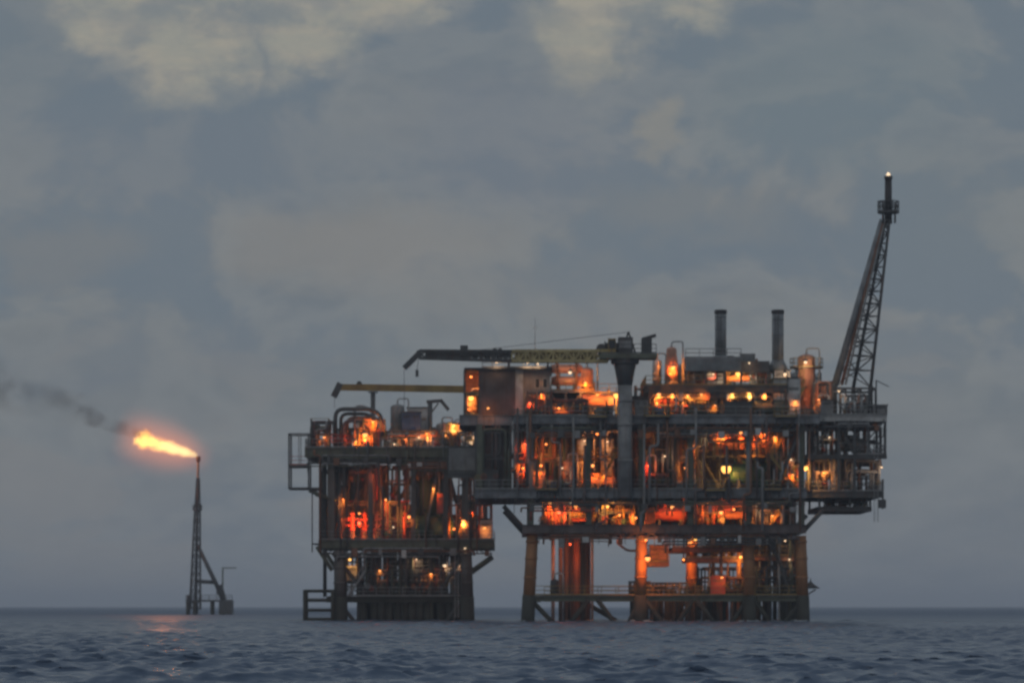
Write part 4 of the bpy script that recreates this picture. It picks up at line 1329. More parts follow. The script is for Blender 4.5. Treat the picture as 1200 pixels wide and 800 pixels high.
rack('grey pipe rack in the middle storey close to the crane pedestal', X(764, 5), X(788, 5), 5.0, zL, zM - 1.3, 12, ('grey', 'pale', 'dark', 'olive'))
vvessel('pale upright vessel in the middle storey, nearer the switch room of two', X(684, 5), 5.5, zL + .1, 6.2, .75, 'pale', plat=.55)
vvessel('pale upright vessel in the middle storey, nearer the crane pedestal of two', X(712, 6), 6.5, zL + .1, 6.3, .8, 'pale', plat=.6)
hvessel('orange lit horizontal drum on the lower deck beside the crane pedestal', X(705, 3), 3.2, zL, 3.6, .55, 'salmon', hi=.5)
vvessel('orange lit upright drum on the lower deck beside the pale vessels', X(666, 2), 2.8, zL, 3.6, .6, 'salmon', plat=0)
rack('red pipe rack in the middle storey next to the dark brown switch room', X(602, 2), X(620, 2), 2.6, zL, zM - 1.3, 12, ('red', 'rust', 'maroon', 'salmon'), d=1.2)
rack('olive pipe rack in the middle storey behind the orange upright drum', X(628, 4), X(664, 4), 5.5, zL, zM - 1.3, 14, ('olive', 'rust', 'green', 'grey'))
cabinet('orange lit cabinet on the lower deck beside the switch room', X(631), 1.6, zL, 1.5, 1.0, 2.1, 'salmon', 2)
pump('dark blue pump on the lower deck front between two columns', X(652), 1.7, zL, .9, 'blue')
cooler('dark air cooler hung high in the middle storey behind the crane pedestal', X(775, 8), 9, zL + 4.9, 4.8, 4, 2.6, 'grey', 3)
pump('grey pump on the lower deck in front of the dark pipe rack', X(800), 1.6, zL, .8, 'grey')
pump('green pump on the lower deck in front of the green vessel', X(893), 1.5, zL, .8, 'green')
manifold('manifold on the lower deck edge near the crane pedestal', X(760), X(785), 1.6, zL, 5, 1.8, 'maroon')
# cantilever middle storey
rack('grey pipes in the open upper bay of the cantilever', X(952, 5), X(985, 5), 6, zB, zM - .6, 10, ('grey', 'pale', 'dark', 'rust'))
rack('pipes filling the lower bay of the cantilever beside the corner column', X(950, 5), X(984, 5), 5.5, zL - .1, zB - .5, 15, ('grey', 'dark', 'olive', 'pale'))
rack('pipes in the lower bay of the cantilever at its outer end', X(990, 5), X(1030, 5), 5.5, zL - .1, zB - .5, 12, ('grey', 'rust', 'pale'))
hvessel('grey drum lying in the outer upper bay of the cantilever', X(1001, 8), 9, zB, 3.4, .8, 'grey', hi=.6)
vvessel('grey upright drum in the lower bay of the cantilever', X(988, 8), 8.5, zL - .1, 3.3, .85, 'grey', plat=0)
rack('small pipe rack slung beneath the cantilever', X(968, 7), X(1016, 7), 8, zL - 1.9, zL - .85, 10, ('dark', 'grey', 'rust'), d=2.4)
pump('pump on the low shelf under the cantilever', X(1006, 6), 6, zL - 1.9, .5, 'dark')

# ------------------------------------------------------------------ cellar storey
rack('red pipe rack in the cellar storey nearest the outer leg', X(636, 3), X(668, 3), 3.4, zC, zL - 1.35, 12, ('red', 'salmon', 'rust'), rmax=.22)
manifold('red manifold in the cellar storey next to the red pipe rack', X(668, 3), X(698, 3), 3.6, zC, 7, 2.0, 'red')
rack('amber lit pipe rack in the cellar storey below the crane pedestal', X(702, 3), X(744, 3), 3.6, zC, zL - 1.35, 13, ('yellow', 'salmon', 'grey', 'rust'))
hvessel('reddish drum in the cellar storey between the two inner legs', X(785, 4), 4.2, zC, 4.2, .85, 'red', hi=.4)
rack('red pipe rack in the cellar storey over the hanging orange lamps', X(812, 3), X(846, 3), 3.6, zC, zL - 1.35, 12, ('red', 'salmon', 'rust'))
exchanger('rust red exchangers in the cellar storey below the green vessel', X(858, 5), 5.0, zC, 3.6, .5, 'salmon')
rack('dim pipe rack in the cellar storey at the corner leg', X(884, 3), X(930, 3), 3.6, zC, zL - 1.35, 13, ('grey', 'rust', 'pale', 'olive'))
cabinet('dark cabinet in the cellar storey beside the drum', X(762), 3, zC, 1.4, 1.0, 1.9, 'rust', 1)
cabinet('orange lit box house hung below the cellar deck by an orange leg', X(772, 6), 6.5, Z(657), 2.2, 2.6, 1.9, 'salmon', 2, cat='equipment house', name='equipment_house')
rack('pipe rack on the hanging platform between the inner legs and the corner', X(824, 7), X(874, 7), 7.5, Z(652), zC - 1.2, 12, ('leg', 'rust', 'salmon', 'red'))
rack('dark pipe cluster hung below the cellar deck at the corner leg', X(888, 7), X(930, 7), 7.5, Z(650), zC - 1.3, 12, ('dark', 'grey', 'olive', 'pale'))
# at walkway level
cabinet('reddish box on the sea level walkway between the orange legs', X(842, 3), 4.4, zW - .1, 1.7, 1.5, 2.4, 'red', 1)
manifold('rusty manifold at walkway level near the inner leg', X(848, 3), X(874, 3), 4.2, zW - .1, 5, 2.2, 'rust')
rack('dark pipe cluster at walkway level beside the corner leg', X(886, 3), X(936, 3), 5.2, zW - .1, Z(662), 15, ('dark', 'olive', 'rust', 'grey'))
rack('low dark pipework over the walkway at the first inner leg', X(738, 3), X(762, 3), 4.6, zW - .1, Z(680), 7, ('leg', 'dark', 'olive'), d=1.0)
vvessel('small sump drum on the walkway beside the conductors', X(650, 3), 3.6, zW - .1, 2.0, .5, 'dark', plat=0)

# ------------------------------------------------------------------ a second row of pipework deeper inside each storey
DM = ('dark', 'olive', 'rust', 'grey', 'umber')
for a in (
    ('deep pipe rack on the main deck below the raised platform', X(646, 9), X(700, 9), 11.5, zM, Z(462, 9), 12),
    ('deep pipe rack on the main deck behind the lit rack nearest the crane', X(762, 8), X(806, 8), 8.5, zM, zT - .95, 14),
    ('deep pipe rack on the main deck below the turbine hall middle', X(808, 8), X(846, 8), 8.0, zM, zT - .95, 14),
    ('deep pipe rack on the main deck below the flared stack', X(880, 8), X(922, 8), 9.0, zM, zT - .95, 12),
    ('deep olive pipe rack in the middle storey by the switch room', X(603, 8), X(642, 8), 9.5, zL, zL + 3.8, 14),
    ('deep pipe rack in the middle storey behind the pale vessels', X(668, 9), X(722, 9), 10.5, zL, zM - 1.3, 18),
    ('deep pipe rack in the middle storey behind the crane pedestal', X(724, 8), X(756, 8), 8.5, zL, zM - 1.3, 14),
    ('deep pipe rack in the middle storey behind the dark pipe rack', X(788, 8), X(822, 8), 8.8, zL, zM - 1.3, 14),
    ('deep pipe rack in the middle storey at the corner column', X(906, 8), X(940, 8), 9.0, zL, zM - 1.3, 14),
    ('deep pipe rack in the cantilever upper bay', X(950, 10), X(1036, 10), 14, zB, zM - .6, 16),
    ('deep pipe rack in the cantilever lower bay', X(950, 10), X(1030, 10), 14, zL - .1, zB - .5, 18),
    ('deep pipe rack in the cellar storey behind the red manifold', X(640, 8), X(700, 8), 8.5, zC, zL - 1.35, 14),
    ('deep pipe rack in the cellar storey behind the reddish drum', X(756, 8), X(808, 8), 9.0, zC, zL - 1.35, 14),
    ('deep pipe rack in the cellar storey between inner leg and corner leg', X(846, 8), X(905, 8), 8.0, zC, zL - 1.35, 14),
    ('deep pipe cluster at walkway level between the inner legs', X(760, 8), X(806, 8), 9.0, zW - .1, Z(682, 8), 9),
    ('deep pipe cluster at walkway level beside the second inner leg', X(818, 12), X(872, 12), 12.0, zW - .1, Z(664, 12), 10),
    ('deep pipe cluster hung at the corner leg behind the others', X(886, 12), X(930, 12), 13.0, zW - .1, zC - 1.3, 14),
):
    rack(*a, mats=DM)
cabinet('dark control cabinet in front of the brown switch room', X(574), 1.4, zL, 2.0, .9, 2.2, 'dark', 2)
rack('pipe risers in front of the brown switch room', X(558), X(598), 1.5, zL, zM - 1.0, 8, DM, d=.8)
cabinet('row of grey lockers on the main deck edge beside the crane pedestal', X(752), 1.0, zM, 1.6, .8, 1.9, 'grey', 2)

# ================================================================== the smaller wellhead platform
Y0, YOFF = 7.0, 21.0            # it stands 28 m behind the near face of the big one
wx = lambda p: X(p, Y0 + YOFF)
wz = lambda p: Z(p, Y0 + YOFF)
zWT, zWL, zWW = wz(524), wz(632), 3.0
WP = thing('wellhead_platform', 'smaller two-decked wellhead platform on dark legs with a ladder-like boat landing', 'oil platform', (wx(470), 16, 0))
legs(WP, [(389, 388, 7.6), (546, 543, 7.6), (431, 433, 25), (505, 503, 25)], 'wleg', .8, zWL - 1.3, zs=zWW)
deckset(WP, wx(357), wx(563), Y0, 27, zWT, 1.15, 'olive', rails='g')
deckset(WP, wx(373), wx(579), Y0, 27, zWL, 1.0, 'olive', rails=False)
MB().rail([(wx(373) + .1, 20, zWL), (wx(373) + .1, Y0 + .1, zWL), (wx(579), Y0 + .1, zWL), (wx(579), 20, zWL)]).build('railing', 'grey', WP)
for px in (388, 434, 484, 522, 545):
    for y in (Y0 + .8, 16, 26):
        MB().bar((wx(px), y, zWL + .01), (wx(px), y, zWT - 1.25), .85 if px in (388, 545) and y < 10 else .6).build('column', 'wleg' if y < 10 else 'dark', WP)
for px in (380, 397):
    MB().tube((wx(px), Y0 + 1.4, zWW), (wx(px), Y0 + 1.4, zWT - 1.86), .24).build('riser', 'dark', WP)
for a, c, y in ((388, 434, 16), (434, 484, 26), (545, 522, 16)):
    MB().tube((wx(a), y, zWL + .3), (wx(c), y, zWT - 1.9), .24).build('brace', 'dark', WP)
edge_truss(WP, wx(359), wx(561), Y0 + .25, zWT - 1.24, .75, 'dark'); edge_truss(WP, wx(375), wx(577), Y0 + .25, zWL - 1.08, .65, 'dark')
rw_ = random.Random(31)
for px in (366, 375, 399, 407, 418, 425, 440, 449, 457, 468, 477, 490, 499, 511, 519, 528, 537, 551, 559):
    lo_ = rw_.choice((zWL - 1.6, zWL + .5, zWL + 4.0, zWT - 2.8)); hi_ = rw_.choice((zWT + .9, zWT - .3, zWT + 2.0, zWT - 1.3))
    if hi_ - lo_ < 1.4: lo_ = hi_ - 2.5
    r_ = rw_.uniform(.06, .16); xx = wx(px); jog = rw_.uniform(-1, 1); zj = rw_.uniform(lo_ + .5, hi_ - .5)
    MB().pipe([(xx, Y0 - .15 - r_, lo_), (xx, Y0 - .15 - r_, zj), (xx + jog, Y0 - .15 - r_, zj), (xx + jog, Y0 - .15 - r_, hi_)], r_).build('riser', rw_.choice(('rust', 'dark', 'olive', 'umber', 'maroon')), WP)
# outriggers and hung shelves
for p, q in (((546, 673), (577, 651)), ((389, 668), (371, 640)), ((388, 585), (362, 574))):
    for y in (Y0 + .6, 22):
        MB().tube((wx(p[0]), y, wz(p[1])), (wx(q[0]), y, wz(q[1])), .26).build('brace', 'olive', WP)
MB().box(wx(366), wx(381), Y0 + 1, Y0 + 6, wz(636) - .15, wz(636)).build('deck', 'dark', WP)
# end cage hung outside the top deck
zc0, zc1, zc2 = wz(572), wz(546), wz(508)
for y in (Y0 + .2, Y0 + 4.5):
    for px in (338.5, 361.5):
        MB().bar((wx(px), y, zc0), (wx(px), y, zc2), .2).build('cage_post', 'dark', WP)
    for z in (zc0, zc1, zc2):
        MB().bar((wx(339.5), y, z), (wx(361), y, z), .16).build('cage_rail', 'dark', WP)
    MB().bar((wx(350), y, zc1), (wx(350), y, zc2), .1).build('cage_rail', 'grey', WP)
    MB().bar((wx(362), y, zc0), (wx(378), y, zc0 - .1), .25).build('cage_rail', 'dark', WP)
for px in (338.5, 361.5):
    for z in (zc0, zc1, zc2):
        MB().bar((wx(px), Y0 + .3, z), (wx(px), Y0 + 4.4, z), .16).build('cage_rail', 'dark', WP)
MB().box(wx(338), wx(362), Y0 + .1, Y0 + 4.6, zc1 + .09, zc1 + .15).build('deck', 'plate', WP)
MB().box(wx(338), wx(375), Y0 + .1, Y0 + 4.6, zc0 + .09, zc0 + .14).build('deck', 'plate', WP)
MB().rail([(wx(339), Y0 + .25, zc1 + .15), (wx(361), Y0 + .25, zc1 + .15)]).build('railing', 'red', WP)
MB().ladder((wx(376), Y0 + .5, zWL), (wx(376), Y0 + .5, zc0)).build('ladder', 'dark', WP)
# below the lower deck
MB().ibeam((wx(382), Y0 + .8, zWW), (wx(550), Y0 + .8, zWW), .7, .4, stiff=3).build('girder', 'splash', WP)
MB().box(wx(384), wx(549), Y0 + .3, 26, zWW + .004, zWW + .08).build('deck', 'plate', WP)
for i, (px, r, y) in enumerate(((420, .3, 9), (433, .75, 12), (442, .3, 9), (452, .6, 13), (461, .4, 10), (470, .55, 15), (478, .7, 11), (487, .5, 14), (496, .65, 10), (505, .3, 8.6), (512, .6, 13),
                                (521, .45, 10), (530, .35, 9), (537, .5, 14))):
    MB().tube((wx(px), y, -2.4), (wx(px), y, zWL - 1.55), r, n=14).build('conductor', ('wleg', 'splash', 'wleg', 'dark', 'olive')[i % 5], WP)
for i, px in enumerate((425, 438, 447, 456, 466, 474, 483, 492, 501, 517, 526)):
    MB().tube((wx(px), 8.6, -2.4), (wx(px), 8.6, zWW + R(.3, 1.8)), R(.4, .62), n=12).build('pile_sleeve', 'splash', WP)
for a, za, c, zc, y in ((389, zWL - 1.6, 431, zWW, 8), (546, zWL - 1.6, 510, zWW, 8), (431, zWW, 470, zWL - 1.6, 20), (505, zWW, 470, zWL - 1.6, 20), (395, 2.6, 425, -1.5, 8), (540, 2.6, 515, -1.5, 8)):
    MB().tube((wx(a), y, za), (wx(c), y, zc), .26).build('brace', 'dark', WP)
for z in (wz(680), wz(668)):
    MB().box(wx(425), wx(535), 9.0, 18, z - .12, z).build('deck', 'plate', WP)
    MB().rail([(wx(425), 9, z), (wx(535), 9, z)]).build('railing', 'grey', WP)
MB().rail([(wx(395), Y0 + .4, zWW + .08), (wx(548), Y0 + .4, zWW + .08)]).build('railing', 'grey', WP)
ribwall(WP, wx(480), wx(518), 17, zWW + .1, zWL - 1.4, 'wleg')
ribwall(WP, wx(400), wx(452), 19, zWL + .02, zWT - 1.9, 'olive')
ribwall(WP, wx(452.3), wx(478), 19, zWL + .02, zWL + 4.6, 'maroon')
ribwall(WP, wx(486), wx(520), 15, zWL + .02, zWT - 1.9, 'green')
# boat landing
for px in (357.5, 390):
    for y in (Y0 - .4, Y0 + 2.4):
        MB().tube((wx(px), y, -1.5), (wx(px), y, wz(690.5)), .24, n=12).build('landing_post', 'splash', WP)
for py in (692, 703, 714.5, 725):
    for y in (Y0 - .4, Y0 + 2.4):
        MB().tube((wx(357.5), y, wz(py)), (wx(392), y, wz(py)), .2).build('landing_rail', 'splash', WP)
MB().box(wx(358), wx(394), Y0 - .2, Y0 + 2.2, wz(703) + .22, wz(703) + .28).build('deck', 'plate', WP)
stair(WP, wx(408), zWW + .1, wx(428), wz(668), Y0 + .9, mat='grey')
MB().box(wx(396), wx(424), Y0 + 1, Y0 + 5, wz(657) - .1, wz(657)).build('deck', 'plate', WP)
stair(WP, wx(497), zWL, wx(518), zWT - .1, Y0 + 1.6, mat='grey')

# equipment of the smaller platform: top deck
t = thing('gooseneck_pipes', 'tall dark gooseneck pipes curling over the left end of the smaller platform', 'pipework', (wx(412), 10, zWT + E))
for k, (xa, xb, zt_, y, r) in enumerate(((392, 446, 478, 9, .26), (398, 440, 483, 10, .22), (406, 450, 488, 9.5, .2), (414, 437, 474, 11, .2), (402, 433, 492, 8.6, .24))):
    zz = wz(zt_)
    b = MB()
    b.pipe([(wx(xa), y, zWT + E), (wx(xa), y, zz), (wx(xb) - 1.2, y, zz), (wx(xb), y, zz - .8), (wx(xb), y, zWT + 1.4 + k * .2)], r, 10, bend=3.0)
    po = b.build('pipe', ('dark', 'dark', 'rust', 'grey', 'maroon')[k], t)
    vb = MB(); valve_mb(vb, (wx(xa), y, zWT + 1.2), r); vb.build('valve', 'red', po)
xx = wx(437)
t = thing('vent_post', 'straight post holding up the yellowish boom over the gooseneck pipes', 'post', (xx, 19.2, zWT + E))
MB().tube((X(437, 40), 19.2, zWT + E), (X(437, 40), 19.2, Z(459.5, 40)), .3).build('post', 'dark', t)
MB().box(X(437, 40) - .6, X(437, 40) + .6, 18.8, 20.8, Z(459.4, 40), Z(458.6, 40)).build('cradle', 'dark', t)
rack('orange lit pipe rack in the middle of the smaller platform top deck', wx(414), wx(446), 9.0, zWT, wz(490), 16, ('salmon', 'yellow', 'rust', 'red'), d=1.6)
rack('dim pipe rack on the smaller platform top deck beside the end cage', wx(364), wx(390), 9.0, zWT, wz(492), 11, ('maroon', 'dark', 'grey', 'rust'))
open_frame('small railed grey frame on top above the end cage', wx(363), wx(384), 9, 12, zWT + .05, wz(500), 'olive', 1, 1, rail=True)
rack('low brown pipe rack on the smaller platform between the two orange glows', wx(450), wx(512), 9.5, zWT, wz(503), 18, ('rust', 'maroon', 'pale', 'olive'))
vvessel('upright silver vessel on the smaller platform beneath the yellowish boom', wx(464), 13, zWT, wz(470) - zWT, .9, 'grey', plat=0)
cabinet('blue cabinet on the smaller platform top deck below the hanging rope', wx(481), 11, wz(503), 2.4, 2, 2.3, 'blue', 2)
open_frame('bench frame carrying the blue cabinet', wx(473), wx(492), 10, 13, zWT, wz(503.6), 'dark', 1, 1)
cabinet('pale panel house behind the blue cabinet', wx(487), 16, zWT, 2.6, 2.5, 5.4, 'pale', 1, cat='equipment house', name='equipment_house')
t = thing('davit_crane', 'dark little davit crane with a drooping arm on the smaller platform', 'davit', (wx(504), 11, zWT + E))
MB().tube((wx(503), 11, zWT + E), (wx(503), 11, wz(470)), .3).build('post', 'dark', t)
MB().bar((wx(499), 11, wz(468.5)), (wx(518), 11, wz(467)), .4).build('arm', 'dark', t)
MB().bar((wx(516), 11, wz(467)), (wx(525), 11, wz(478)), .42).build('arm_head', 'dark', t)
MB().bar((wx(504), 11, wz(482)), (wx(513), 11, wz(470)), .18).build('strut', 'dark', t)
vvessel('grey drum on the smaller platform beside the davit crane', wx(517), 13, zWT, 3.4, .8, 'grey', plat=0)
vvessel('orange lit upright drum on the smaller platform below the cabin landing', wx(533), 10.5, zWT, 3.0, .75, 'salmon', plat=0)
rack('orange lit pipes at the cabin end of the smaller platform top deck', wx(519), wx(545), 8.6, zWT, wz(494), 13, ('salmon', 'yellow', 'pale', 'rust'), d=1.2)
manifold('pale manifold at the cabin end of the smaller platform top deck', wx(546), wx(562), 8.8, zWT, 5, 2.0, 'pale')
# lower deck: wells
for i, (px, mt, lab) in enumerate(((412, 'red', 'red wellhead tree nearest the boat landing leg on the smaller platform'), (426, 'red', 'red wellhead tree second from the boat landing leg'),
                                   (441, 'maroon', 'dark red wellhead tree at the middle column of the smaller platform'), (470, 'red', 'red wellhead tree beside the white lamp on the smaller platform'))):
    xmas_tree(lab, wx(px), 9.2 + (i % 2) * 1.2, zWL, 3.6, mt, 'wellhead trees on the smaller platform')
rack('dark pipe rack over the wellhead trees of the smaller platform', wx(400), wx(444), 12.5, zWL, zWT - 1.95, 16, ('dark', 'olive', 'red', 'rust'))
rack('maroon pipe rack of the smaller platform lower deck middle', wx(446), wx(482), 10.5, zWL, zWL + 5.0, 14, ('maroon', 'red', 'dark', 'olive'))
hvessel('large dark green tank on the lower deck of the smaller platform', wx(506), 10.5, zWL, 5.6, 1.4, 'green', hi=.3)
vvessel('dark green tower vessel standing behind the green tank', wx(500), 13.2, zWL, 8.0, .95, 'green', plat=0)
cabinet('red fire cabinet on the smaller platform next to the green tower vessel', wx(516), 8.6, zWL + 3.2, .9, .8, 2.6, 'red', 1)
rack('orange lit pipe rack at the far end of the smaller platform lower deck', wx(540), wx(562), 9.2, zWL, zWL + 5.2, 14, ('salmon', 'red', 'yellow', 'rust'), d=1.3)
cabinet('pale reddish cabinet at the outer corner of the smaller platform lower deck', wx(569), 9.0, zWL, 1.5, 1.2, 2.5, 'pale', 1)
rack('grey riser pipes between the decks of the smaller platform at the outer end', wx(528), wx(576), 14, zWL, zWT - 1.9, 9, ('pale', 'grey', 'dark'), braces=False)
rack('dark service pipes slung just under the top deck of the smaller platform, landing side', wx(398), wx(452), 14, zWT - 4.1, zWT - 1.9, 12, ('dark', 'olive', 'rust'), d=2.2)
rack('dark service pipes slung just under the top deck of the smaller platform, cabin side', wx(482), wx(556), 13, zWT - 4.0, zWT - 1.9, 14, ('dark', 'olive', 'grey'), d=2.2)
rack('deep pipe rack on the smaller platform top deck behind the goosenecks', wx(392), wx(448), 13.5, zWT, wz(498), 12, DM)
rack('deep pipe rack on the smaller platform top deck behind the blue cabinet', wx(456), wx(530), 16.5, zWT, wz(496), 14, DM)
rack('deep pipe rack on the smaller platform lower deck at the landing end', wx(376), wx(402), 9.5, zWL, zWT - 1.95, 10, DM)
rack('deep pipe rack on the smaller platform lower deck at its outer end', wx(520), wx(574), 19, zWL, zWL + 6.0, 12, DM)
rack('pipe rack carried along the shelf between the two decks of the smaller platform', wx(446), wx(484), 15.5, zWL + 5.05, zWT - 1.95, 10, DM)
rack('dark pipe cluster low on the smaller platform just inside the landing leg', wx(394), wx(428), 14, zWW + .1, zWL - 1.5, 10, DM)
# below it
cabinet('white panel box under the lower deck beside the yellow lamp', wx(413), 10.2, wz(681), 2.6, 1.6, 2.0, 'white', 1, hood=False)
open_frame('dark stand beneath the white panel box', wx(404), wx(424), 9.2, 11.4, zWW + .08, wz(681.4), 'dark', 1, 1)
rack('dark pipe cluster low down on the smaller platform, boat landing side', wx(428), wx(470), 9.2, zWW + .1, zWL - 1.5, 16, ('dark', 'wleg', 'olive', 'rust'))
rack('dark pipe cluster low down on the smaller platform, cabin side', wx(474), wx(516), 9.2, zWW + .1, zWL - 1.5, 16, ('dark', 'wleg', 'olive', 'maroon'))
rack('rusty pipes under the lower deck of the smaller platform by the outer leg', wx(519), wx(540), 9.0, wz(690), zWL - 1.5, 9, ('rust', 'pale', 'wleg'), d=1.2)
MB().ladder((wx(535), Y0 + .6, 0.3), (wx(535), Y0 + .6, zWL - 1.2)).build('ladder', 'pale', WP)
# ------------------------------------------------------------------ second crane boom over the smaller platform
C2 = thing('pedestal_crane', 'smaller crane with a plain yellowish boom reaching over the smaller platform', 'crane', (X(556, 41), 20, zWT + E))
y2 = 20.0
MB().tube((X(556, y2 + YOFF), y2, zWT + E), (X(556, y2 + YOFF), y2, Z(462, y2 + YOFF)), .7, n=18).build('pedestal', 'grey', C2)
MB().cbox((X(556, y2 + YOFF), y2, Z(456, y2 + YOFF)), (2.6, 2.2, 1.9)).build('machinery_house', 'yellow', C2)
b = MB().bar((X(552, y2 + YOFF), y2, Z(456.5, y2 + YOFF)), (X(396, y2 + YOFF), y2, Z(453.5, y2 + YOFF)), .7, .8)
b.bar((X(550, y2 + YOFF), y2, Z(452.8, y2 + YOFF)), (X(420, y2 + YOFF), y2, Z(450.6, y2 + YOFF)), .2, .18); b.build('boom', 'yellow', C2)
MB().bar((X(399, y2 + YOFF), y2, Z(449, y2 + YOFF)), (X(391, y2 + YOFF), y2, Z(465, y2 + YOFF)), .75, .8).build('boom_head', 'dark', C2)
MB().bar((X(392, y2 + YOFF), y2, Z(464, y2 + YOFF)), (X(392, y2 + YOFF), y2, Z(478, y2 + YOFF)), .05).build('hoist_rope', 'dark', C2)
MB().lathe([(.35, -.15), (.35, .15)], (X(421, y2 + YOFF), y2, Z(449.5, y2 + YOFF)), 'y', 12).build('sheave', 'dark', C2)

YOFF = 0.0

YOFF = 21.0
pipe_run('utility pipes clipped along the top deck edge of the smaller platform', wx(360), wx(470), Y0 - .35, zWT - .9, 5, seed=3)
pipe_run('utility pipes under the top deck edge of the smaller platform at the cabin end', wx(468), wx(552), Y0 - .35, zWT - 1.5, 5, seed=4)
pipe_run('utility pipes along the lower deck edge of the smaller platform', wx(384), wx(572), Y0 - .35, zWL - 1.0, 4, seed=5)
YOFF = 0.0
pipe_run('utility pipes under the main deck edge between switch room and crane', X(606), X(718), -.45, zM - 1.35, 4, seed=6)
pipe_run('utility pipes under the main deck edge between crane and corner column', X(748), X(938), -.45, zM - 1.35, 4, seed=7)
pipe_run('utility pipes under the lower deck edge between outer leg and crane', X(604), X(720), -.45, zL - 1.4, 4, ('rust', 'dark', 'red'), seed=8)
pipe_run('utility pipes under the lower deck edge between crane and corner leg', X(748), X(936), -.45, zL - 1.4, 4, ('rust', 'dark', 'olive'), seed=9)
pipe_run('utility pipes under the cellar deck edge at the conductors', X(632), X(735), .4, zC - 1.2, 3, ('dark', 'rust'), seed=10)
pipe_run('utility pipes under the cellar deck edge at the corner leg', X(770), X(934), .4, zC - 1.2, 4, ('dark', 'rust', 'leg'), seed=12)
pipe_run('cable pipes along the pale cantilever edge', X(965), X(1036), 1.6, zM - .4, 3, ('grey', 'dark', 'pale'), seed=13)
pipe_run('cable pipes along the upper deck edge under the turbine hall', X(762), X(920), 2.6, zT - .7, 3, ('rust', 'dark', 'yellow'), seed=14)

# ================================================================== the distant flare tower
YF = 320.0
fx = lambda p: X(p, YF)
fz = lambda p: Z(p, YF)
FT = thing('flare_tower', 'slim dark flare tower standing alone in the sea, fire at its tip', 'flare tower', (fx(232), YF, 0))
p0, p1 = Vector((fx(228.5), YF, 1.2)), Vector((fx(231.3), YF, fz(600)))
b = lattice(MB(), p0, p1, 2.2, 2.2, 1.15, 1.15, 11, .26, .15)
b.build('lattice_mast', 'dark', FT)
b = lattice(MB(), p1, (fx(232.2), YF, fz(560)), 1.1, 1.1, .55, .55, 5, .22, .14); b.build('lattice_mast', 'dark', FT)
MB().tube((fx(228.8), YF, -2), (fx(232.3), YF, fz(541)), .34, .26, 12).build('gas_riser', 'dark', FT)
MB().lathe([(.3, 0), (.5, .3), (.5, 1.1), (.4, 1.2)], (fx(232.4), YF, fz(541)), 'z', 14).build('burner_tip', 'black', FT)
b = MB().lathe([(.3, 0), (1.0, 0), (1.0, .15), (.3, .15), (.3, 0)], (fx(231.4), YF, fz(598)), 'z', 12)
b.rail([(fx(231.4) + .95 * math.cos(q), YF + .95 * math.sin(q), fz(598) + .15) for q in [2 * PI * i / 8 for i in range(9)]], r=.06, step=.8)
b.build('service_platform', 'dark', FT)
for y in (-1.2, 1.2):
    MB().tube((fx(231.5), YF + y * .4, fz(638)), (fx(262), YF + y, fz(702)), .36, .42).build('strut', 'dark', FT)
MB().tube((fx(229), YF, fz(680.5)), (fx(253), YF, fz(682)), .42).build('strut', 'dark', FT)
MB().box(fx(219), fx(273), YF - 2.2, YF + 2.2, fz(704.5), fz(703)).build('deck', 'dark', FT)
for px in (220.5, 229, 249, 262, 271):
    for y in (-1.8, 1.8):
        MB().tube((fx(px), YF + y, -2), (fx(px), YF + y, fz(703.6)), .42 if px in (229, 262) else .3).build('leg', 'splash', FT)
MB().box(fx(257.5), fx(273), YF - 2.3, YF + 1.8, fz(719), fz(704.6)).build('fender_box', 'dark', FT)
MB().bar((fx(257), YF, fz(685)), (fx(262), YF, fz(703)), 1.3, 1.0).build('strut_housing', 'dark', FT)
MB().box(fx(254), fx(260), YF - .8, YF + .8, fz(696), fz(688)).build('junction_box', 'dark', FT)
MB().rail([(fx(219), YF - 2.1, fz(703)), (fx(273), YF - 2.1, fz(703))], r=.05).build('railing', 'dark', FT)
MB().tube((fx(220.5), YF, fz(703)), (fx(220.5), YF, fz(697)), .3).build('bollard', 'dark', FT)
MB().tube((fx(261), YF, fz(703)), (fx(261), YF, fz(665)), .16).build('davit_post', 'olive', FT)
MB().bar((fx(260.6), YF, fz(665)), (fx(277), YF, fz(665)), .22).build('davit_arm', 'olive', FT)
MB().ladder((fx(226.6), YF - 1.6, 1), (fx(230.3), YF - .9, fz(600)), w=.6, r=.05).build('ladder', 'dark', FT)


# ------------------------------------------------------------------ the fire and its smoke
def vol_mat(name):
    m = bpy.data.materials.new(name); m.use_nodes = True
    m.node_tree.nodes.clear()
    return m, m.node_tree


tip = Vector((fx(232.2), YF, fz(534)))
fdir = Vector((fx(158) - fx(232.2), 0.0, fz(512.5) - fz(534)))
FL = fdir.length
ang = math.atan2(fdir.z, fdir.x)
# object space: x runs along the flame, 0 at the burner
m, nt = vol_mat('flame gas and bloom halo')
N, L = nt.nodes.new, nt.links.new
tc = N('ShaderNodeTexCoord')
nz = N('ShaderNodeTexNoise'); nz.inputs['Scale'].default_value = .55; nz.inputs['Detail'].default_value = 5; nz.inputs['Roughness'].default_value = .62
L(tc.outputs['Object'], nz.inputs['Vector'])
sb = N('ShaderNodeVectorMath'); sb.operation = 'SUBTRACT'; L(nz.outputs['Color'], sb.inputs[0]); sb.inputs[1].default_value = (.5, .5, .5)
s0 = N('ShaderNodeSeparateXYZ'); L(tc.outputs['Object'], s0.inputs[0])
s_ = mth('DIVIDE', s0.outputs[0], FL)
amp = smooth(s_, 0.05, 1.0, 0.6, 4.6)
sc_ = N('ShaderNodeVectorMath'); sc_.operation = 'SCALE'; L(sb.outputs[0], sc_.inputs[0]); L(amp, sc_.inputs['Scale'])
ad = N('ShaderNodeVectorMath'); ad.operation = 'ADD'; L(tc.outputs['Object'], ad.inputs[0]); L(sc_.outputs[0], ad.inputs[1])
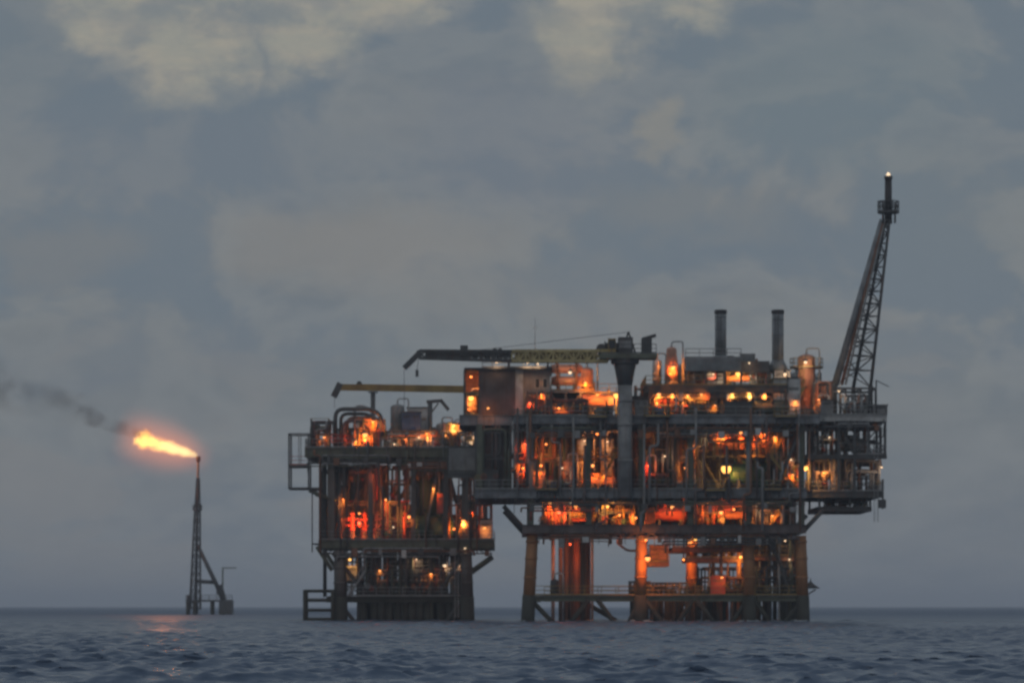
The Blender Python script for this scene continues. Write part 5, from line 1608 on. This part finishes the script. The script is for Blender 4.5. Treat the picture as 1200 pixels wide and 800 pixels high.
sx = N('ShaderNodeSeparateXYZ'); L(ad.outputs[0], sx.inputs[0])
sn = mth('DIVIDE', sx.outputs[0], FL)
rr = mth('SQRT', mth('ADD', mth('MULTIPLY', sx.outputs[1], sx.outputs[1]), mth('MULTIPLY', sx.outputs[2], sx.outputs[2])))
wr = N('ShaderNodeValToRGB'); L(sn, wr.inputs[0])
e_ = wr.color_ramp.elements
for p, v_ in ((0.0, .05), (.04, .16), (.2, .3), (.45, .36), (.7, .42), (.86, .56), (.96, .34), (1.0, 0.0)):
    if p == 0.0: q = e_[0]
    elif p == 1.0: q = e_[-1]
    else: q = e_.new(p)
    q.position = p; q.color = (v_, v_, v_, 1)
wid = mth('MULTIPLY', wr.outputs[0], 5.2)                      # metres
q_ = mth('DIVIDE', rr, mth('MAXIMUM', wid, .02))
core = smooth(q_, .25, 1.0, 1.0, 0.0)
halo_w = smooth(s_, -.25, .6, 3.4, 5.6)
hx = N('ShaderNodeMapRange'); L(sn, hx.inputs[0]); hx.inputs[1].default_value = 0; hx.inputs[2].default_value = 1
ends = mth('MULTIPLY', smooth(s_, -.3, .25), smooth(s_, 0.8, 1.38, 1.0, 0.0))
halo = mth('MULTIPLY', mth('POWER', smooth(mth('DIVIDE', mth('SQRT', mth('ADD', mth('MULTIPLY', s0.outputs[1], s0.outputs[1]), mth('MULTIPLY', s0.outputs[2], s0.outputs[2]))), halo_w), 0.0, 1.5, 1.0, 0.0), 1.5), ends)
ecore = N('ShaderNodeEmission')
L(mixc(smooth(core, .0, .7), (1.0, .3, .02), mixc(smooth(s_, .25, .8), (1.0, .75, .24), (1.0, .6, .06))), ecore.inputs[0])
L(mth('MULTIPLY', mth('MULTIPLY', core, smooth(sn, -.02, .04)), .62), ecore.inputs[1])
ehalo = N('ShaderNodeEmission'); ehalo.inputs[0].default_value = (1.0, .22, .04, 1)  # bloom round the flame, put in as a faint emission of its own
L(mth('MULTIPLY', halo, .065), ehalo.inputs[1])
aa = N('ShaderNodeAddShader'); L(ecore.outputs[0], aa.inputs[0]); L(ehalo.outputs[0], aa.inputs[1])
om = N('ShaderNodeOutputMaterial'); L(aa.outputs[0], om.inputs['Volume'])
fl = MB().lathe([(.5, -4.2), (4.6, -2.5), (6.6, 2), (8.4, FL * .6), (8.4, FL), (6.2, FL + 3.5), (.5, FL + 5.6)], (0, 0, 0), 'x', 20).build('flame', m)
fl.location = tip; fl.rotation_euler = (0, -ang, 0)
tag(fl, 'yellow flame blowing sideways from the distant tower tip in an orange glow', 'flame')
li = bpy.data.lights.new('fire_light', 'POINT'); li.energy = 5000; li.color = (1.0, .27, .07); li.shadow_soft_size = 1.6
lo = bpy.data.objects.new('fire_light', li); COL.objects.link(lo); lo.parent = fl; lo.location = (FL * .5, 0, 0)

# smoke trail
m, nt = vol_mat('thin smoke')
N, L = nt.nodes.new, nt.links.new
tc = N('ShaderNodeTexCoord')
nz = N('ShaderNodeTexNoise'); nz.inputs['Scale'].default_value = .26; nz.inputs['Detail'].default_value = 5; nz.inputs['Roughness'].default_value = .55
L(tc.outputs['Object'], nz.inputs['Vector'])
nb = N('ShaderNodeTexNoise'); nb.inputs['Scale'].default_value = .1; nb.inputs['Detail'].default_value = 2
L(tc.outputs['Object'], nb.inputs['Vector'])
sv = N('ShaderNodeVectorMath'); sv.operation = 'SUBTRACT'; L(nb.outputs['Color'], sv.inputs[0]); sv.inputs[1].default_value = (.5, .5, .5)
sw = N('ShaderNodeVectorMath'); sw.operation = 'SCALE'; L(sv.outputs[0], sw.inputs[0]); sw.inputs['Scale'].default_value = 8.0
sa = N('ShaderNodeVectorMath'); sa.operation = 'ADD'; L(tc.outputs['Object'], sa.inputs[0]); L(sw.outputs[0], sa.inputs[1])
s0 = N('ShaderNodeSeparateXYZ'); L(sa.outputs[0], s0.inputs[0])
SL = 48.0
t_ = mth('DIVIDE', s0.outputs[0], SL)
rad = mth('SQRT', mth('ADD', mth('MULTIPLY', s0.outputs[1], s0.outputs[1]), mth('MULTIPLY', s0.outputs[2], s0.outputs[2])))
wdt = smooth(t_, 0.0, 0.7, 1.8, 5.6)
body = smooth(mth('DIVIDE', rad, wdt), .15, 1.0, 1.0, 0.0)
den = mth('MULTIPLY', mth('MULTIPLY', body, mth('MAXIMUM', smooth(nz.outputs['Fac'], .4, .64), smooth(t_, .05, .22, .55, 0.0))), smooth(t_, .0, .5, 0.4, 0.085))
den = mth('MULTIPLY', den, smooth(t_, -.02, .03))
pv = N('ShaderNodeVolumePrincipled'); pv.inputs['Color'].default_value = (.16, .15, .15, 1); L(den, pv.inputs['Density'])
om = N('ShaderNodeOutputMaterial'); L(pv.outputs[0], om.inputs['Volume'])
s_start = Vector((fx(176), YF, fz(510))); s_end = Vector((fx(-60), YF + 6, fz(432)))
sdv = s_end - s_start
sm = MB().lathe([(2.6, 0), (5.4, 5), (8.5, 25), (9.5, sdv.length * .99), (3, sdv.length + 1)], (0, 0, 0), 'x', 16).build('smoke', m)
sm.location = s_start; sm.rotation_euler = (0, -math.atan2(sdv.z, sdv.x), 0)
sm['kind'] = 'stuff'

# a little broken water round the legs and piles
fr = random.Random(9)
b = MB()
spots = [(X(px, y), y, r) for px, y, r in ((617, 2, .9), (749, 2, .9), (942, 2, .9), (879, 2, .9), (676, 10, 1.6), (783, 7, .6), (826, 5, .5), (849, 6, .7), (864, 6, .5), (902, 6, .9), (919, 6, .8), (757, 5, .5))]
spots += [(X(px, 36), 36, r) for px, r in ((389, .9), (546, .9), (357, .4), (425, .5), (447, .6), (466, .6), (483, .6), (501, .6), (526, .5))]
spots += [(fx(p_), YF, .6) for p_ in (229, 262, 271)]
for x_, y_, r_ in spots:
    for i in range(9):
        q = fr.uniform(0, 2 * PI); d_ = r_ * fr.uniform(.9, 1.9)
        s_ = fr.uniform(.12, .42); h_ = fr.uniform(.05, .16)
        b.lathe([(s_, -.12), (s_ * .9, h_ * .4), (s_ * .5, h_ * .9), (0, h_)], (x_ + math.cos(q) * d_, y_ + math.sin(q) * d_ - .3, .08), 'z', 7)
fo = b.build('foam', paint('sea foam', (0.42, 0.45, 0.47), rust=0, rough=.7)); fo['kind'] = 'stuff'

# ================================================================== the lit lamps (y is the true distance behind the near face)
W = 28.0
for a in (
    # smaller platform
    ('o', 428, 509, W + .5, 'brightest orange lamp on the smaller platform top deck, among gooseneck pipes', 2.2),
    ('o', 437, 494, W + .6, 'orange lamp at the foot of the post under the yellowish boom', .8),
    ('o', 417, 517, W + 1.0, 'orange lamp low on the rail of the smaller platform, gooseneck side', .8),
    ('y', 532, 498, W + .5, 'bright yellow lamp over the orange drum at the cabin end of the smaller platform', .7),
    ('o', 521, 510, W + 1.0, 'orange lamp beside the orange drum at the cabin end of the smaller platform', 1.0),
    ('w', 491, 512, W + 1.2, 'small pale lamp on the low brown pipe rack of the smaller platform', .8),
    ('w', 462, 520, W + .6, 'small pale lamp on the deck edge under the silver vessel', .8),
    ('w', 556, 512, W + 1.0, 'small pale lamp at the pale manifold under the cabin landing', 1.2),
    ('r', 443, 553, W + .3, 'small red lamp on the top girder of the smaller platform', .8),
    ('r', 421, 612, W + .6, 'red lamp glowing between the first two red wellhead trees', 2.4),
    ('o', 421, 601, W + .9, 'orange lamp over the red wellhead trees near the landing leg', .5),
    ('o', 479, 605, W + .6, 'orange lamp by the lone wellhead tree in the middle of the smaller platform', 1.0),
    ('w', 461, 617, W + .5, 'round cream lamp low in the middle of the smaller platform lower deck', .7),
    ('o', 543, 610, W + .4, 'orange lamp in the far end pipe rack of the smaller platform lower deck', 1.6),
    ('r', 555, 600, W + 2.6, 'red lamp at the far end of the smaller platform lower deck', 1.2),
    ('o', 532, 619, W + .8, 'orange lamp next to the green tank on the smaller platform', .6),
    ('y', 410, 655, W + 1.5, 'yellow lamp under the lower deck shining on the white panel box', .45),
    ('w', 488, 655, W + 1.0, 'pale lamp beneath the lower deck of the smaller platform, nearest its middle', .7),
    ('w', 521, 662, W + 1.0, 'pale lamp over the rusty pipes under the smaller platform', .9),
    ('w', 538, 662, W + 1.6, 'pale lamp beside the outer leg under the smaller platform', .5),
    ('w', 551, 658, W + .6, 'pale lamp on the sloping brace of the smaller platform', .3),
    ('w', 545, 642, W - .2, 'pale lamp on the lower deck girder at the outer corner of the smaller platform', .3),
    # cabin and main deck
    ('y', 552, 466, 3.6, 'yellow lamp on the lower cabin landing beside the brown wall', 1.3),
    ('o', 552, 441, 4.2, 'orange lamp on the upper cabin landing beneath the roof', 1.2),
    ('w', 582, 424, 1.2, 'white lamp on the cabin roof edge below the boom, farthest from the crane', .7),
    ('w', 618, 425, 1.4, 'white lamp on the cabin roof under the maroon cradle', .7),
    ('w', 630, 425.5, 1.4, 'white lamp at the cabin roof corner nearest the crane', .7),
    ('o', 634, 462, .8, 'orange lamp in the red pipes by the grey cabin wall', 1.0),
    ('r', 621, 472, .4, 'red lamp low in the red pipes by the grey cabin wall', .8),
    ('w', 668, 436, 4.8, 'pale orange lamp over the pinkish exchangers between cabin and crane', 1.6),
    ('o', 686, 448, 4.6, 'orange lamp beside the salmon vessel on the raised platform', 1.2),
    ('y', 722, 463, 3.2, 'bright lamp on the orange vessel right beside the crane pedestal', 1.4),
    ('o', 700, 462, 3.2, 'orange lamp over the middle of the horizontal vessel beside the crane', .9),
    ('o', 789, 430, 5.4, 'orange lamp shining up the slim cone topped column', 1.4),
    ('o', 772, 462, 2.3, 'orange lamp in the lit pipe rack nearest the crane, under the upper deck', 1.4),
    ('o', 788, 462, 2.3, 'orange lamp in the middle of the lit pipe rack under the upper deck', 1.2),
    ('o', 806, 463, 2.3, 'orange lamp at the hall end of the lit pipe rack under the upper deck', .9),
    ('o', 822, 462, 2.0, 'orange lamp above the dark manifold below the plain stack', .8),
    ('y', 858, 462, 2.4, 'yellow lamp under the upper deck nearest the plain stack', 1.1),
    ('y', 878, 461, 2.4, 'yellow lamp under the upper deck between the two stacks', 1.0),
    ('o', 896, 462, 2.4, 'orange lamp under the upper deck below the flared stack', 1.0),
    ('w', 836, 438, 5.2, 'pale lamp by the white cabinet under the hall roof', 1.0),
    ('y', 865, 438, 6.2, 'yellow lamp above the exchangers under the hall roof', 1.6),
    ('w', 879, 440, 5.0, 'white lamp at the end of the exchangers under the hall roof', .8),
    ('w', 878, 425, 4.4, 'pale lamp high on the turbine hall corner', .3),
    ('w', 920, 438, 4.4, 'cream lamp on the pale house by the foot of the flared stack', 1.4),
    ('w', 944, 424, 4.2, 'pale orange lamp lighting the salmon vessel beside the flare boom', 2.2),
    ('w', 983, 458, 3.0, 'faint pale lamp among the pipes at the flare boom foot', .8),
    # middle storey
    ('o', 568, 549, 3.0, 'orange lamp on the dark brown switch room, nearer the smaller platform', 1.2),
    ('o', 581, 550, 3.0, 'orange lamp on the dark brown switch room, nearer the crane', 1.2),
    ('o', 613, 548, 1.0, 'orange lamp in the red pipe rack next to the switch room', 1.0),
    ('r', 615, 520, 1.0, 'dim red lamp high in the red pipe rack next to the switch room', .7),
    ('o', 634, 545, .5, 'orange lamp on the orange lit cabinet on the lower deck', 1.1),
    ('w', 659, 548, 1.2, 'dim cream lamp above the dark blue pump on the lower deck', .3),
    ('o', 694, 545, 1.6, 'orange lamp over the horizontal drum beside the crane pedestal', 1.4),
    ('o', 709, 557, 1.2, 'small orange lamp low between the drum and the crane pedestal', .5),
    ('w', 685, 516, 3.6, 'pale lamp in front of the first pale upright vessel', .5),
    ('w', 712, 517, 4.4, 'pale lamp in front of the pale vessel nearest the crane pedestal', .4),
    ('r', 759, 545, 1.6, 'pinkish red lamp on the thin red drum behind the crane pedestal', .6),
    ('w', 779, 534, 3.0, 'white lamp in the grey pipe rack close to the crane pedestal', .5),
    ('w', 824, 511, 2.4, 'white lamp at the end of the orange exchangers', .9),
    ('o', 846, 506, 3.8, 'orange lamp over the bright exchangers, nearer the crane', 1.9),
    ('o', 868, 507, 3.6, 'orange lamp over the middle of the bright exchangers', 1.4),
    ('o', 897, 508, 3.6, 'orange lamp over the bright exchangers, nearer the flare boom', 1.9),
    ('o', 880, 528, 3.2, 'orange lamp between the bright exchangers and the green vessel', .8),
    ('y', 851, 549, .9, 'big yellow lamp at the end of the dark green vessel', 1.7),
    ('w', 927, 538, 1.6, 'white lamp high in the pipe rack by the corner column', .6),
    ('y', 944, 548, 1.4, 'amber lamp at the corner column of the middle storey', 1.3),
    ('o', 928, 556, 1.4, 'orange lamp low in the pipe rack by the corner column', .9),
    ('w', 1033, 547, 3.0, 'lone pale lamp at the outer end of the cantilever', .8),
    # cellar
    ('o', 645, 590, 1.6, 'orange lamp in the red cellar rack nearest the outer leg', 1.4),
    ('r', 655, 600, 1.6, 'red lamp in the red cellar rack nearest the outer leg', 1.4),
    ('o', 675, 594, 1.8, 'orange lamp over the red cellar manifold', 1.4),
    ('w', 668, 589, 1.2, 'small pale lamp above the red cellar manifold', .5),
    ('y', 712, 593, 1.4, 'amber lamp in the cellar rack below the crane pedestal', .9),
    ('o', 726, 603, 1.4, 'orange lamp low in the cellar rack below the crane pedestal', .8),
    ('o', 788, 594, 1.6, 'orange lamp over the reddish cellar drum', 1.3),
    ('o', 829, 590, 1.4, 'orange lamp in the cellar rack over the hanging lamps', .9),
    ('o', 845, 600, 1.6, 'deep orange lamp in the cellar rack over the hanging lamps', 1.3),
    ('o', 860, 596, 1.6, 'orange lamp over the rust red cellar exchangers', 1.1),
    ('w', 893, 597, 1.4, 'dim pinkish lamp in the dim cellar rack at the corner leg', .6),
    # below the cellar deck
    ('w', 690, 630, 6.0, 'small pale lamp under the cellar deck beside the conductors', .8),
    ('r', 668, 637, 6.0, 'red lamp among the conductors under the cellar deck', 1.6),
    ('o', 759, 654, -.6, 'brightest orange lamp hung beside the first inner leg', 2.2),
    ('o', 757, 632, -.6, 'orange lamp high on the first inner leg', 1.2),
    ('o', 801, 655, 6.8, 'cream orange lamp hung alone between the inner legs', 1.2),
    ('y', 815, 632, 7.4, 'bright orange lamp pair member hung above the inner leg of the pair', 1.5),
    ('o', 808, 634, 7.6, 'orange lamp just beside the brightest one above the inner leg of the pair', 1.6),
    ('o', 806, 652, 7.8, 'orange lamp hidden low against the inner leg from the front', 1.4),
    ('y', 868, 652, 3.4, 'amber lamp under the hanging platform at the second inner leg', 1.0),
    ('o', 846, 676, 2.6, 'orange lamp over the reddish walkway box', .25),
    ('w', 920, 633, 4.0, 'pale lamp under the cellar deck at the corner leg', .6),
    ('w', 925, 655, 4.0, 'faint pale lamp lower down by the corner leg', .5),
    ('o', 621, 650, 4.0, 'orange lamp lighting the outer leg from behind', 1.0),
    # more small ones
    ('o', 640, 520, 3.0, 'dim amber lamp high in the middle storey over the orange upright drum', .5),
    ('o', 700, 508, 4.0, 'dim amber lamp high between the two pale upright vessels', .5),
    ('o', 752, 512, 2.0, 'dim amber lamp high in the middle storey just behind the crane pedestal', .5),
    ('o', 803, 548, 1.2, 'amber lamp on the lower deck in front of the dark pipe rack', .7),
    ('o', 812, 522, 2.2, 'dim amber lamp half way up the dark pipe rack of the middle storey', .5),
    ('o', 908, 512, 2.0, 'amber lamp high in the rack between green vessel and corner column', .6),
    ('o', 965, 553, 4.0, 'dim amber lamp in the lower bay of the cantilever beside the corner column', .5),
    ('w', 972, 512, 4.5, 'dim pale lamp in the upper bay of the cantilever', .5),
    ('o', 655, 478, 1.0, 'amber lamp over the dark manifold below the raised platform', .6),
    ('o', 750, 476, 2.6, 'amber lamp by the dark store box behind the crane pedestal', .6),
    ('o', 838, 475, 1.8, 'low amber lamp at the hall end of the olive manifold', .5),
    ('o', 932, 470, 3.2, 'amber lamp low beside the pale equipment house', .12),
    ('o', 960, 468, 3.4, 'dim amber lamp in the grey rack by the salmon vessel', .6),
    ('o', 572, 478, .6, 'dim amber lamp low on the brown cabin wall', .15),
    ('o', 745, 606, 1.6, 'amber lamp in the cellar storey behind the crane pedestal line', .7),
    ('o', 905, 604, 1.6, 'amber lamp low in the dim cellar rack at the corner leg', .6),
    ('o', 380, 512, W + .5, 'dim amber lamp in the dim rack beside the end cage', .2),
    ('o', 475, 514, W + .6, 'amber lamp low in the brown rack under the silver vessel', .5),
    ('o', 500, 508, W + .8, 'amber lamp in the brown rack near the davit crane', .6),
    ('o', 402, 584, W + .8, 'dim amber lamp between the decks at the landing end', .5),
    ('o', 452, 585, W + 1.5, 'dim amber lamp between the decks at the middle column', .5),
    ('o', 508, 572, W + .6, 'dim amber lamp above the dark green tank', .4),
    ('o', 568, 618, W + .8, 'amber lamp at the pale reddish cabinet on the outer corner', .1),
    ('o', 445, 668, W + 1.0, 'dim amber lamp in the pipe cluster under the smaller platform, landing side', .15),
    ('o', 505, 672, W + 1.0, 'dim amber lamp in the pipe cluster under the smaller platform, cabin side', .15),
):
    a = list(a) + [1.0] * (6 - len(a))
    if a[2] > 624 and a[3] < W - 2: a[5] *= .75          # the lamps hung low over the water are weaker
    if a[3] >= W - 2: a[5] *= 1.5
    t = lamp(*a)
    if 'big yellow' in a[4] or 'brightest' in a[4]: t.scale = (1.9, 1.9, 1.9) if 'big' in a[4] else (1.35, 1.35, 1.35)
